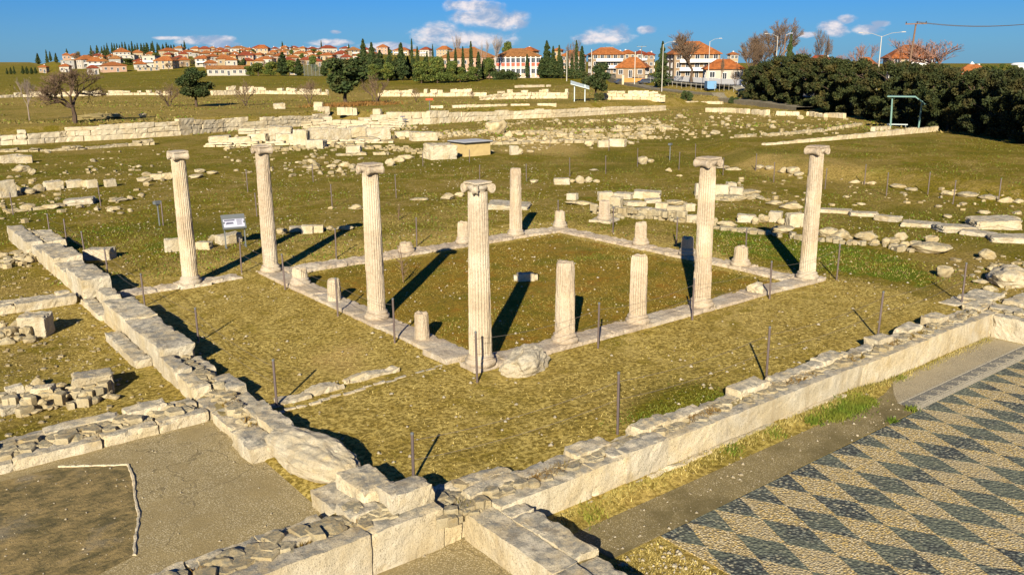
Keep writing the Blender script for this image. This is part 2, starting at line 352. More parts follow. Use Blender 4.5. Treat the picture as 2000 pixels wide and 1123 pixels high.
class MB:
    def __init__(s): s.v = []; s.f = []; s.m = []
    def add(s, v, f, mi=0):
        o = len(s.v); s.v += [tuple(p) for p in v]; s.f += [tuple(i+o for i in q) for q in f]; s.m += [mi]*len(f); return s
    def box(s, c, d, rz=0, mi=0, taper=1):
        x, y, z = d[0]/2, d[1]/2, d[2]/2; cs, sn = math.cos(rz), math.sin(rz); v = []
        for k in (-1, 1):
            t = taper if k > 0 else 1
            for a, b in ((-1, -1), (1, -1), (1, 1), (-1, 1)):
                px, py = a*x*t, b*y*t; v.append((c[0]+px*cs-py*sn, c[1]+px*sn+py*cs, c[2]+k*z))
        return s.add(v, [(3, 2, 1, 0), (4, 5, 6, 7), (0, 1, 5, 4), (1, 2, 6, 5), (2, 3, 7, 6), (3, 0, 4, 7)], mi)
    def tube(s, pts, rad, n=8, mi=0, cap=True):
        pts = [Vector(p) for p in pts]; rad = rad if isinstance(rad, (list, tuple)) else [rad]*len(pts); v = []; f = []
        for i, p in enumerate(pts):
            t = (pts[min(i+1, len(pts)-1)]-pts[max(i-1, 0)]).normalized(); a = t.orthogonal().normalized() if abs(t.z) > .9 else t.cross(Vector((0, 0, 1))).normalized(); b = t.cross(a)
            for k in range(n): g = 2*math.pi*k/n; v.append(p+(a*math.cos(g)+b*math.sin(g))*rad[i])
        for i in range(len(pts)-1):
            for k in range(n): f.append((i*n+k, i*n+(k+1) % n, (i+1)*n+(k+1) % n, (i+1)*n+k))
        if cap: f.append(tuple(reversed(range(n)))); f.append(tuple(range((len(pts)-1)*n, len(pts)*n)))
        return s.add(v, f, mi)
    def lathe(s, prof, n=32, c=(0, 0, 0), mi=0, jit=0):
        v = []; f = []
        for (r_, z) in prof:
            for k in range(n):
                g = 2*math.pi*k/n; rr = r_*(1+jit*noise.noise((math.cos(g)*2, math.sin(g)*2, z*3+c[0])))
                v.append((c[0]+rr*math.cos(g), c[1]+rr*math.sin(g), c[2]+z))
        for i in range(len(prof)-1):
            for k in range(n): f.append((i*n+k, i*n+(k+1) % n, (i+1)*n+(k+1) % n, (i+1)*n+k))
        f.append(tuple(reversed(range(n)))); f.append(tuple(range((len(prof)-1)*n, len(prof)*n)))
        return s.add(v, f, mi)
    def poly(s, pts, mi=0): return s.add(pts, [tuple(range(len(pts)))], mi)
    def prism(s, poly, z0, z1, mi=0):
        n = len(poly); v = [(x, y, z0) for x, y in poly]+[(x, y, z1) for x, y in poly]
        return s.add(v, [tuple(reversed(range(n))), tuple(range(n, 2*n))]+[(i, (i+1) % n, n+(i+1) % n, n+i) for i in range(n)], mi)
    def build(s, name, ms, parent=None, smooth=False): return link_mesh(name, s.v, s.f, ms, parent, s.m, smooth)

def block_geo(x0, x1, y0, y1, z0, z1, seed, step=.16, amp=.018, chip=.05):
    """a rough dressed block: a gridded box whose corners and edges are worn and whose faces undulate"""
    nx, ny, nz = [max(2, min(26, int(round(abs(b-a)/step)))) for a, b in ((x0, x1), (y0, y1), (z0, z1))]
    idx = {}; V = []; Fc = []
    def vid(i, j, k):
        key = (i, j, k)
        if key not in idx:
            u, w, t = i/nx, j/ny, k/nz
            p = Vector((x0+(x1-x0)*u, y0+(y1-y0)*w, z0+(z1-z0)*t))
            e = sum(1 for q, m_ in ((i, nx), (j, ny), (k, nz)) if q in (0, m_))
            c = Vector(((x0+x1)/2, (y0+y1)/2, (z0+z1)/2)); s_ = Vector((p.x*1.9+seed*7.3, p.y*1.9-seed*3.1, p.z*1.9))
            q = p+noise.noise_vector(s_*1.6)*amp*1.5+noise.noise_vector(s_*5)*amp*.7+noise.noise_vector(s_*13)*amp*.35
            if e >= 2:
                w_ = (.12+max(0, noise.noise(s_*1.7)*2.2-.25)+max(0, noise.noise(s_*6)*1.2-.2)*.5)*chip*(1.5 if e == 3 else 1)
                dv = Vector([(-1 if q_ else 1)*(1 if qq in (0, m_) else 0) for qq, m_, q_ in ((i, nx, i == nx), (j, ny, j == ny), (k, nz, k == nz))])
                q += dv*w_*.7
            idx[key] = len(V); V.append(q)
        return idx[key]
    for i in range(nx):
        for j in range(ny):
            Fc.append((vid(i, j, nz), vid(i+1, j, nz), vid(i+1, j+1, nz), vid(i, j+1, nz))); Fc.append((vid(i, j, 0), vid(i, j+1, 0), vid(i+1, j+1, 0), vid(i+1, j, 0)))
    for i in range(nx):
        for k in range(nz):
            Fc.append((vid(i, 0, k), vid(i+1, 0, k), vid(i+1, 0, k+1), vid(i, 0, k+1))); Fc.append((vid(i, ny, k), vid(i, ny, k+1), vid(i+1, ny, k+1), vid(i+1, ny, k)))
    for j in range(ny):
        for k in range(nz):
            Fc.append((vid(0, j, k), vid(0, j, k+1), vid(0, j+1, k+1), vid(0, j+1, k))); Fc.append((vid(nx, j, k), vid(nx, j+1, k), vid(nx, j+1, k+1), vid(nx, j, k+1)))
    return V, Fc
import bmesh
def rock_geo(seed, sub=3, rough=.22, cuts=7):
    """a unit boulder: a ball cut by random planes, then roughened; spans about -0.5..0.5"""
    bm = bmesh.new(); bmesh.ops.create_icosphere(bm, subdivisions=sub, radius=.55); rg = random.Random(seed)
    planes = [(Vector((rg.gauss(0, 1), rg.gauss(0, 1), rg.gauss(0, .8))).normalized(), rg.uniform(.30, .46)) for _ in range(cuts)]
    for v in bm.verts:
        p = v.co.copy()
        for nrm, d in planes:
            k = p.dot(nrm)-d
            if k > 0: p -= nrm*k*.92
        s = p*2.2+Vector((seed*3.7, seed*1.3, 0)); p += p.normalized()*(noise.noise(s)*rough*.35+noise.noise(s*2.7)*rough*.16+noise.noise(s*6)*rough*.07)
        v.co = p
    xs = [v.co for v in bm.verts]; bm.verts.ensure_lookup_table()
    lo = Vector([min(c[i] for c in xs) for i in range(3)]); hi = Vector([max(c[i] for c in xs) for i in range(3)])
    V = [Vector([(v.co[i]-lo[i])/(hi[i]-lo[i])-.5 for i in range(3)]) for v in bm.verts]; Fc = [tuple(x.index for x in f.verts) for f in bm.faces]; bm.free()
    return V, Fc
def me_of(name, geo, ms, smooth=True):
    me = bpy.data.meshes.new(name); me.from_pydata([tuple(p) for p in geo[0]], [], geo[1]); me.materials.append(M[ms])
    if smooth: me.polygons.foreach_set('use_smooth', [True]*len(me.polygons))
    me.update(); return me
ROCKS = [me_of('rock', rock_geo(i+1, 4, .34, 11), 'rubble') for i in range(9)]
PEB = [me_of('stone', rock_geo(i+31, 2, .3, 8), 'rubble', False) for i in range(7)]
BLOCKS = [me_of('block', block_geo(-.5, .5, -.5, .5, -.5, .5, i+2.3, .0625, .032, .10), 'stone', False) for i in range(7)]
LOWROCK = [rock_geo(i+60, 2, .22, 12) for i in range(6)]
def slab_geo(seed):
    rg = random.Random(seed); n = rg.choice((4, 5, 5, 6)); a = sorted((k+rg.uniform(-.3, .3))/n*6.283 for k in range(n)); V = []; Fc = []
    rr = [rg.uniform(.42, .56) for _ in a]; dz = [rg.uniform(-.06, .06) for _ in a]
    for z, q in ((-.5, .96), (.36, 1.0), (.5, .90)): V += [Vector((math.cos(t)*r_*q, math.sin(t)*r_*q, z+(d if z > 0 else 0))) for t, r_, d in zip(a, rr, dz)]
    for l in (0, 1): Fc += [(l*n+i, l*n+(i+1) % n, (l+1)*n+(i+1) % n, (l+1)*n+i) for i in range(n)]
    return V, Fc+[tuple(range(2*n, 3*n)), tuple(reversed(range(n)))]
LOWROCK += [slab_geo(i) for i in range(12)]
def rubble(mb, x0, x1, y0, y1, z, n, s0, s1, rg, mi=0):
    for _ in range(n):
        V, Fc = rg.choice(LOWROCK); s = rg.uniform(s0, s1); a = rg.uniform(0, 6.3); ca, sa = math.cos(a), math.sin(a)
        cx, cy = rg.uniform(x0, x1), rg.uniform(y0, y1); sy, sz = s*rg.uniform(.6, 1), min(.24, s*rg.uniform(.35, .65)); cz = (z(cx, cy) if callable(z) else z)+rg.uniform(-.1, .25)*sz
        mb.add([(cx+p.x*s*ca-p.y*sy*sa, cy+p.x*s*sa+p.y*sy*ca, cz+p.z*sz) for p in V], Fc, mi)
# ------------------------------------------------------------------ ground
def lines(a, b, st, far, g):
    L = list(np.arange(a, b+1e-6, st)); s = st
    while L[-1] < far: s *= g; L.append(L[-1]+s)
    s = st; lo = []
    x = a
    while x > a-60: s *= 1.35; x -= s; lo.append(x)
    return np.array(lo[::-1]+L)
gx = lines(-15, 32, .25, 4200, 1.055); gy = lines(-15, 46, .25, 4200, 1.055)
nx, ny = len(gx), len(gy); gv = np.zeros((nx*ny, 3)); zone = np.zeros((nx*ny, 4)); zone[:, 3] = 1
# painted turf: greener away from the courtyard, mossy and worn patches where the photo has them
PATCH = [  # px, py, radius px, channel, strength
 (1330, 800, 80, 0, .9), (1275, 815, 50, 0, 1.0), (1380, 785, 60, 0, 1.2), (1470, 475, 60, 0, 1.2), (1560, 490, 60, 0, 1.0), (1640, 500, 60, 0, 1.1), (1720, 510, 55, 0, .8), (1780, 545, 60, 0, .5), (1420, 450, 40, 0, 1.0),
 (1150, 503, 26, 0, 1.0), (690, 520, 40, 0, .6), (330, 470, 60, 0, .6), (230, 450, 60, 0, .5), (860, 510, 20, 0, .5), (640, 700, 70, 1, .55), (690, 690, 60, 1, .5), (700, 730, 40, 1, .4), (1700, 590, 110, 1, .3), (1450, 680, 120, 1, .25),
 (1050, 250, 90, 1, .3), (1000, 285, 60, 1, .5), (1020, 262, 80, 1, .45), (1130, 262, 90, 1, .5), (1250, 258, 80, 1, .45), (560, 275, 110, 1, .4), (700, 280, 110, 1, .45), (800, 268, 60, 1, .5), (120, 320, 90, 1, .25), (1450, 400, 110, 1, .3), (1700, 440, 120, 1, .25), (1100, 293, 60, 1, .7), (1050, 290, 50, 1, .7), (980, 282, 50, 1, .6), (870, 265, 60, 1, .6), (900, 272, 50, 1, .6), (1500, 315, 60, 1, .6), (1640, 325, 60, 1, .5), (1430, 305, 50, 1, .5), (600, 440, 90, 1, .3), (1230, 345, 120, 1, .35), (1050, 345, 60, 1, .2), (250, 455, 90, 1, .3), (470, 425, 70, 1, .3), (1590, 310, 90, 1, .3), (1770, 340, 70, 1, .3), (1480, 330, 60, 1, .3),
 (700, 610, 60, 0, .15), (100, 660, 80, 1, .2), (200, 640, 60, 1, .2), (60, 700, 60, 0, .3), (30, 850, 60, 0, .4), (20, 420, 60, 0, .4), (80, 430, 60, 0, .3)]
SPL = []
for (px, py, r_, ch, s_) in PATCH:
    p = at(px, py); k = scale_at(p); SPL.append((p.x, p.y, r_*k, r_*k/max(.18, abs(math.sin(math.atan2(CZ, math.hypot(p.x-CX, p.y-CY)))))*.55, ch, s_))
XX, YY = np.meshgrid(gx, gy, indexing='ij'); XX = XX.ravel(); YY = YY.ravel()
gv[:, 0] = XX; gv[:, 1] = YY; gv[:, 2] = [H(x, y) for x, y in zip(XX, YY)]
DD = np.hypot(XX-CX, YY-CY)
def nst(a, b, x): t = np.clip((x-a)/(b-a), 0, 1); return t*t*(3-2*t)
court = nst(-8, -4, XX)*(1-nst(13.5, 17, XX))*nst(-7, -5, YY)*(1-nst(13.5, 18, YY))
zone[:, 0] = .34*(1-court)*nst(25, 45, DD)+.12*(1-court)-.05*court
zone[:, 0] += .10*nst(45, 60, DD)*(1-nst(80, 95, DD))-.22*nst(95, 120, DD)*(1-nst(210, 260, DD))+.22*nst(240, 300, DD)*(1-nst(800, 1000, DD))
inner = nst(.2, .9, XX)*(1-nst(12.6, 13.2, XX))*nst(.2, .9, YY)*(1-nst(11.6, 12.2, YY)); zone[:, 2] = inner
for (x, y, rx, ry, ch, s_) in SPL:
    dx, dy = math.cos(YAW), math.sin(YAW); a = (XX-x)*dx+(YY-y)*dy; b_ = -(XX-x)*dy+(YY-y)*dx
    zone[:, ch] += s_*np.exp(-((b_/rx)**2+(a/ry)**2)*1.2)
zone[:, 1] += .45*((YY < -5.6) & (XX > -4) & (XX < 14.6))
far_field = nst(1000, 1300, DD); zone[:, 1] += .6*far_field
zone = np.clip(zone, 0, 1)
ii, jj = np.meshgrid(np.arange(nx-1), np.arange(ny-1), indexing='ij'); a = (ii*ny+jj).ravel()
gq = np.stack([a, a+ny, a+ny+1, a+1], 1)
go = np_mesh('ground', gv, gq, 'ground'); tag(go, kind='structure')
ca = go.data.color_attributes.new('zone', 'FLOAT_COLOR', 'POINT'); ca.data.foreach_set('color', zone.astype(np.float32).ravel())
go.data.polygons.foreach_set('use_smooth', [True]*len(go.data.polygons))
def floor_sheet(name, pts, z0, z1, ms, mi=None):
    mb = MB(); mb.prism(pts, z0, z1); return tag(mb.build(name, ms), kind='structure')
# ---- floors of the rooms
floor_sheet('pavement', [(-14, 1.2), (-6.22, 1.05), (-6.2, -.4), (-6.24, -1.9), (-6.19, -3.3), (-6.16, -4.25), (-7, -4.7), (-14, -4.9)], -.30, -.15, 'pave')
floor_sheet('bare_earth_floor', [(-14, .62), (-9.44, .57), (-8.39, -.17), (-8.6, -1.4), (-8.79, -2.39), (-9.0, -2.95), (-9.17, -3.53), (-9.8, -3.75), (-14, -4.1)], -.149, -.143, 'patch')
floor_sheet('small_room_pavement', [(-14, -5.7), (-4.45, -5.7), (-4.45, -14), (-14, -14)], -.60, -.555, 'pave')
mb = MB(); rg = random.Random(3)
for P_ in ([(-9.44, .57), (-9.1, .33), (-8.75, .08), (-8.39, -.17)], [(-8.39, -.17), (-8.47, -.8), (-8.6, -1.4), (-8.79, -2.39)], [(-8.79, -2.39), (-9.0, -2.95), (-9.17, -3.53)]):
    pp = []
    for i in range(len(P_)-1):
        for k in range(5): t = k/5; pp.append((P_[i][0]*(1-t)+P_[i+1][0]*t+rg.uniform(-.012, .012), P_[i][1]*(1-t)+P_[i+1][1]*t+rg.uniform(-.012, .012), -.14))
    pp.append((*P_[-1], -.14)); mb.tube([(a_, b_, -.15) for a_, b_, c_ in pp], [rg.uniform(.022, .04) for _ in pp], 6)
tag(mb.build('floor_edging', 'ashlar'), 'thin cream mortar edging around the bare patch in the pebble pavement', 'edging')
ZM = -.645
floor_sheet('mortar_floor', [(-2.9, -7.62), (-3.0, -6.55), (7.0, -6.4), (8.2, -6.3), (7.0, -7.6)], ZM-.05, ZM-.006, 'strip')
floor_sheet('pale_floor', [(7.05, -7.10), (7.5, -6.75), (8.3, -6.28), (13.95, -6.12), (13.95, -7.10)], ZM-.05, ZM, 'pave_pale')
def mosaic():
    mb = MB(); A, B = .372, .735; AD, BD = .352, .722; x0, y0 = .03, -7.64; XL, XR = -1.78, 16.2
    t = thing('pebble_mosaic', 'black and cream diamond pebble mosaic floor beside the long low wall', 'mosaic', (0, 0, 0)); t['kind'] = 'structure'
    rg = random.Random(5)
    def clip(poly, f):
        out = []
        for i, p in enumerate(poly):
            q = poly[(i+1) % len(poly)]; a, b = f(p), f(q)
            if a >= 0: out.append(p)
            if (a >= 0) != (b >= 0): s = a/(a-b); out.append((p[0]+(q[0]-p[0])*s, p[1]+(q[1]-p[1])*s))
        return out
    # main mat: light sheet, then dark diamonds 4 mm proud
    mb.prism([(XL, -15), (XR, -15), (XR, y0), (XL, y0)], ZM-.05, ZM, 0)
    for i in range(-4, 24):
        for j in range(0, 7):
            cx, cy = x0+2*A*i+rg.uniform(-.012, .012), y0-2*B*j
            def wob(a, b, n=6):
                return [(a[0]+(b[0]-a[0])*k/n+(rg.uniform(-.012, .012) if k else 0), a[1]+(b[1]-a[1])*k/n+(rg.uniform(-.014, .014) if k else 0)) for k in range(n)]
            c = [(cx+AD, cy+.02), (cx-.01, cy+BD), (cx-AD, cy-.02), (cx+.01, cy-BD)]; pl = []
            for k in range(4): pl += wob(c[k], c[(k+1) % 4])
            for f in (lambda p: p[0]-XL-.005, lambda p: XR-.005-p[0], lambda p: y0-.002-p[1]):
                pl = clip(pl, f)
                if len(pl) < 3: break
            if len(pl) > 2: mb.prism(pl, ZM-.02, ZM+.004, 1)
    mb.build('diamond_field', ['peb_light', 'peb_dark'], t)
    # border band with a running wave between two pale lines
    bb = MB(); bx0, bx1, ya, yb = 7.02, 13.95, -7.49, -7.10
    bb.prism([(bx0, ya-.14), (bx1, ya-.14), (bx1, ya), (bx0, ya)], ZM-.05, ZM+.001, 0)
    bb.prism([(bx0, ya), (bx1, ya), (bx1, yb), (bx0, yb)], ZM-.05, ZM+.0005, 1)
    for y in (ya+.035, yb-.035): bb.prism([(bx0, y-.02), (bx1, y-.02), (bx1, y+.02), (bx0, y+.02)], ZM-.02, ZM+.005, 0)
    n = 13; st = (bx1-bx0)/n; ym = (ya+yb)/2
    for k in range(n):
        cx = bx0+st*(k+.5); pts = []; q = []
        for s in range(22):
            u = s/21; g = -2.2+u*7.4; r_ = .115*(1-u*.72); pts.append((cx+.05+r_*math.cos(g), ym+r_*math.sin(g)))
        for s, p in enumerate(pts):
            d = Vector(pts[min(s+1, 21)])-Vector(pts[max(s-1, 0)]); d.normalize(); w = .026*(1-s/30); q.append((p, (-d.y*w, d.x*w)))
        for s in range(21):
            (p, o1), (p2, o2) = q[s], q[s+1]
            bb.poly([(p[0]-o1[0], p[1]-o1[1], ZM+.005), (p2[0]-o2[0], p2[1]-o2[1], ZM+.005), (p2[0]+o2[0], p2[1]+o2[1], ZM+.005), (p[0]+o1[0], p[1]+o1[1], ZM+.005)], 0)
        bb.poly([(cx+.17, ym-.13, ZM+.005), (cx+.34, ym-.13, ZM+.005), (cx+.2, ym+.05, ZM+.005)], 0)
    bb.build('wave_border', ['peb_line', 'peb_grey'], t)
mosaic()
# ---- foreground walls: a core of rubble and earth, and every dressed block a part
def wall(name, label, blocks, rub=(), seed=0, ms='stone', core=None, amp=.022, step=.085):
    t = thing(name, label, 'wall'); rg = random.Random(seed)
    for i, b in enumerate(blocks):
        x0, x1, y0, y1, z0, z1 = b[:6]; g = .004
        geo = block_geo(x0+g, x1-g, y0+g, y1-g, z0, z1, seed+i*1.7, step, b[6] if len(b) > 6 else amp, b[7] if len(b) > 7 else .055)
        link_mesh('block', geo[0], geo[1], ms, t)
    if rub:
        mb = MB()
        for (x0, x1, y0, y1, z, n, s0, s1) in rub: rubble(mb, x0, x1, y0, y1, z, n, s0, s1, rg)
        o = mb.build('rubble_core', 'rubble', t); tag(o, kind='stuff')
    if core:
        mb = MB()
        for c in core: mb.add(*block_geo(*c, seed+.5, .2, .03, .02))
        mb.build('earth_core', 'ground_core', t)
    return t
M['ground_core'] = flat_mat('packed_earth', (.23, .18, .075), 1, 0, .45, 4, .8)
M['ground_core'].node_tree.nodes['Principled BSDF'].inputs['Specular IOR Level'].default_value = .02
def run(x0, x1, y0, y1, z0, ztop, lens, rg, dz=.05, axis='x', gap=.0):
    """blocks set end to end between two ends"""
    out = []; a, e = (x0, x1) if axis == 'x' else (y0, y1)
    while a < e-.15:
        L = min(rg.uniform(*lens), e-a)
        if e-a-L < .35: L = e-a
        z = ztop+rg.uniform(-dz, dz); j = rg.uniform(-.03, .03)
        out.append((a, a+L, y0+j, y1+j, z0, z) if axis == 'x' else (x0+j, x1+j, a, a+L, z0, z)); a += L+gap*rg.random()
    return out
rg = random.Random(11)
Wb = [(-6.42, -5.99, -.5, .96, -.4, .05), (-6.55, -5.98, -1.65, -.55, -.4, .16), (-5.97, -5.48, -1.62, -.50, -.4, .30), (-5.93, -5.42, -.47, .50, -.4, .22), (-5.9, -5.4, .53, 1.5, -.4, .10), (-5.82, -5.38, 1.55, 2.55, -.4, .24), (-5.8, -5.42, 2.6, 3.25, -.4, .02),
      (-6.42, -6.02, 1.98, 3.15, -.4, .27), (-6.42, -6.05, 3.17, 4.5, -.4, .34), (-5.85, -5.45, 3.3, 4.4, -.4, .2), (-6.38, -5.5, 4.54, 7.75, -.4, .49), (-6.8, -6.39, 5.3, 8.3, -.4, .10), (-6.36, -5.48, 7.79, 10.3, -.4, .53),
      (-5.95, -5.5, 10.4, 11.3, -.4, .23), (-6.0, -5.52, 11.5, 12.75, -.4, .34), (-6.45, -6.05, 10.4, 12.9, -.4, .06), (-6.3, -5.42, 13.05, 15.4, -.4, .62), (-6.3, -5.38, 15.45, 17.5, -.4, .40), (-6.32, -5.3, 17.55, 19.5, -.4, .56),
      (-6.3, -5.3, 19.55, 21.9, -.4, .36), (-5.75, -5.0, 22.0, 25.2, -.4, .42), (-6.45, -5.85, 22.0, 26.8, -.4, .48)]
wall('stone_wall', 'long wall of big squared blocks running past the courtyard from the domed boulder', Wb,
     [(-6.1, -5.82, -.6, 4.4, .06, 100, .12, .38), (-6.1, -5.8, 1.9, 4.4, .18, 60, .12, .34), (-5.9, -5.6, 10.3, 13, .08, 24, .12, .3), (-5.95, -5.7, 22, 26, .34, 30, .12, .3)], 1,
     core=[(-6.3, -5.5, -1.4, 4.5, -.5, .05), (-6.3, -5.6, 10.2, 13, -.5, .0), (-6.2, -5.4, 21.9, 26.5, -.5, .28)])
S1 = run(-13, -6.45, .93, 1.28, -.4, .03, (1.0, 1.9), rg, .05)+run(-13, -8.0, 1.72, 2.08, -.4, .07, (.7, 1.3), rg, .07)+[(-7.92, -7.05, 1.62, 2.05, -.4, .20), (-6.95, -6.5, 1.55, 2.0, -.4, .09), (-6.45, -5.95, 1.0, 1.9, -.4, .05)]
wall('stone_wall', 'low crumbling double faced wall between the pebble pavement and the grassy room', S1, [(-12.9, -6.5, 1.25, 1.75, .0, 230, .14, .46)], 21, core=[(-13, -6.4, 1.2, 1.8, -.5, -.03)])
S2 = run(-11.5, -6.5, 13.05, 13.5, -.4, .12, (1.2, 2.0), rg, .04)+run(-11.5, -6.6, 13.55, 13.95, -.4, .16, (.7, 1.2), rg, .06)
wall('stone_wall', 'pale low cross wall meeting the big block wall opposite the north colonnade', S2, (), 33)
# near wall with its smooth plastered face, then the long front wall
SWb = [b+(.012, .02) for b in run(-13, -4.93, -5.78, -5.40, -.75, .17, (2.6, 4), rg, .03)]+run(-13, -6.6, -4.95, -4.55, -.4, .06, (.7, 1.1), rg, .07)+[
  (-6.35, -5.82, -4.62, -3.75, -.4, .13), (-6.32, -5.75, -5.2, -4.66, -.4, .24), (-5.95, -5.30, -4.95, -3.95, -.4, .40), (-5.72, -4.93, -5.50, -4.98, .15, .50), (-7.6, -7.0, -5.3, -4.97, -.3, .20), (-8.6, -8.2, -5.3, -4.7, -.3, .16), (-5.28, -4.85, -4.8, -4.3, -.4, .02)]
wall('stone_wall', 'near cream wall with a tall smooth face above the small sunken room', SWb, [(-12.9, -5.4, -5.42, -4.9, .08, 260, .14, .5), (-5.8, -5.0, -5.0, -4.7, .05, 30, .14, .4)], 45, core=[(-13, -5.0, -5.5, -4.6, -.5, .06)])
Sb = [b+(.012, .02) for b in run(-4.55, -4.06, -15, -5.72, -.75, -.07, (1.3, 2.6), rg, .02, 'y')]+run(-4.02, -3.5, -7.95, -5.95, -.75, -.03, (1.0, 1.6), rg, .02, 'y')+run(-4.03, -3.62, -15, -8.0, -.75, -.13, (1.1, 1.7), rg, .03, 'y')
wall('stone_wall', 'cracked wall running towards the camera between the sunken room and the mosaic', Sb, [(-4.1, -3.98, -15, -6, -.16, 60, .10, .24)], 57, core=[(-4.3, -3.7, -15, -5.8, -.8, -.15)])
Fb = [b+(.014, .025) for b in run(-4.05, 14.1, -6.13, -5.80, -.9, .02, (2.0, 4), rg, .03)]+run(-4.3, 14.3, -5.62, -5.28, -.5, .06, (.7, 1.6), rg, .07)
for x, z in ((-1.9, .14), (-.2, .17), (2.95, .20), (4.3, .10), (6.2, .17), (8.6, .20), (10.1, .19), (11.6, .22)):
    Fb.append((x, x+rg.uniform(.7, 1.1), -5.66, -5.22, -.4, z))
Fb += [(-4.92, -4.57, -5.74, -5.1, -.8, -.10), (-4.9, -4.1, -5.08, -4.75, -.5, .0), (-4.56, -4.08, -5.7, -5.15, -.8, -.04), (-4.05, -3.1, -5.25, -4.85, -.5, .05), (-1.35, -.75, -6.0, -5.5, -.4, .08), (-1.1, .05, -6.17, -5.75, -.5, .12)]
wall('stone_wall', 'long low front wall with a smooth cream face along the mosaic room', Fb, [(-4.8, 14, -5.84, -5.56, -.02, 420, .10, .36), (-5, -3.2, -5.9, -5, -.08, 80, .12, .4)], 71, core=[(-3.9, 14.2, -5.9, -5.4, -.9, -.01)])
Eb = run(14.02, 14.45, -13, -5.8, -.9, .04, (1.3, 2.2), rg, .03, 'y')+run(14.8, 15.2, -13, -5.2, -.5, .06, (.8, 1.5), rg, .05, 'y')+[(14.3, 15.4, -5.75, -5.1, -.5, .05), (15.5, 16.9, -5.3, -4.4, -.4, .0), (14.6, 15.6, -4.9, -4.3, -.4, -.06), (16, 17.4, -6.6, -5.6, -.4, .02)]
wall('stone_wall', 'cream wall turning the corner at the far end of the mosaic room', Eb, [(14.4, 14.85, -13, -5.3, .0, 90, .1, .3)], 83, core=[(14.4, 14.85, -13, -5.2, -.9, 0)])
# footing ledge under the front wall
mb = MB()
for b in run(-2.9, 6.2, -6.25, -6.1, -.8, -.50, (1.4, 2.6), rg, .03): mb.add(*block_geo(*b, rg.random()*9, .2, .03, .06))
tag(mb.build('footing_ledge', 'ashlar'), 'weathered ledge at the foot of the long front wall', 'footing')
# ---- courtyard kerb (stylobate)
def course(label, blocks, seed, amp=.014):
    t = thing('stylobate', label, 'stylobate')
    for i, b in enumerate(blocks):
        geo = block_geo(b[0]+.004, b[1]-.004, b[2]+.004, b[3]-.004, b[4], b[5], seed+i*2.1, .09, amp*1.3, .07); link_mesh('block', geo[0], geo[1], 'marble', t)
U = 2.8; YL = 13.02
course('pale stone kerb under the sunlit front row of columns', run(-.40, 14.55, -.38, .38, -.35, -.012, (1.2, 2.0), rg, .012)+[(.55, 2.0, -.42, .34, -.3, .02)], 101)
course('pale stone kerb under the short stumps facing the big block wall', run(-.42, .36, 1.25, 13.35, -.35, -.012, (1.2, 2.0), rg, .014, 'y')+[(-.62, .30, .62, 1.72, -.35, .03)], 131)
course('pale stone kerb along the far side, under the tall broken shaft', run(.38, 14.2, 12.3, 13.3, -.35, -.02, (1.2, 2.4), rg, .02), 151, .03)
course('pale stone kerb on the far side facing the boulder row', run(13.35, 14.2, .4, 12.28, -.35, -.02, (1.3, 2.2), rg, .02, 'y'), 171, .03)
course('worn stone slabs under the column standing outside the courtyard', run(-5.2, -1.15, 12.8, 13.5, -.35, -.05, (1.1, 1.7), rg, .03)+[(-3.35, -2.3, 12.65, 13.6, -.3, -.01)], 191, .03)
# drain stones across the near court
def stone_piece(name, label, cat, p, d, rz, geo_seed, ms='stone', amp=.03, chip=.09, tilt=(0, 0), step=.12):
    geo = block_geo(-d[0]/2, d[0]/2, -d[1]/2, d[1]/2, -d[2]/2, d[2]/2, geo_seed, step, amp, chip)
    o = link_mesh(name, geo[0], geo[1], ms); o.location = p; o.rotation_euler = (tilt[0], tilt[1], rz); tag(o, label, cat); return o
dr = thing('drain_channel', 'half buried line of worn drain stones crossing the dry turf', 'drain')
for i, b in enumerate([(-3.2, -1.75, .98, 1.32, -.3, -.03), (-4.2, -3.35, .82, 1.2, -.3, -.02), (-4.95, -4.2, .72, 1.12, -.3, -.04), (-5.3, -4.9, .7, 1.0, -.3, -.1)]): g_ = block_geo(*b, 210+i, .1, .05, .12); link_mesh('drain_stone', g_[0], g_[1], 'boulder', dr)
mb = MB()
for i in range(16):
    x = -5.3+i*.29; y = .30+.36*i/16+.05*math.sin(i*1.7); mb.add(*block_geo(x, x+.27, y, y+.09, -.22, -.10+rg.uniform(-.01, .02), 230+i, .1, .015, .03))
mb.build('kerb_line', 'stone', dr)
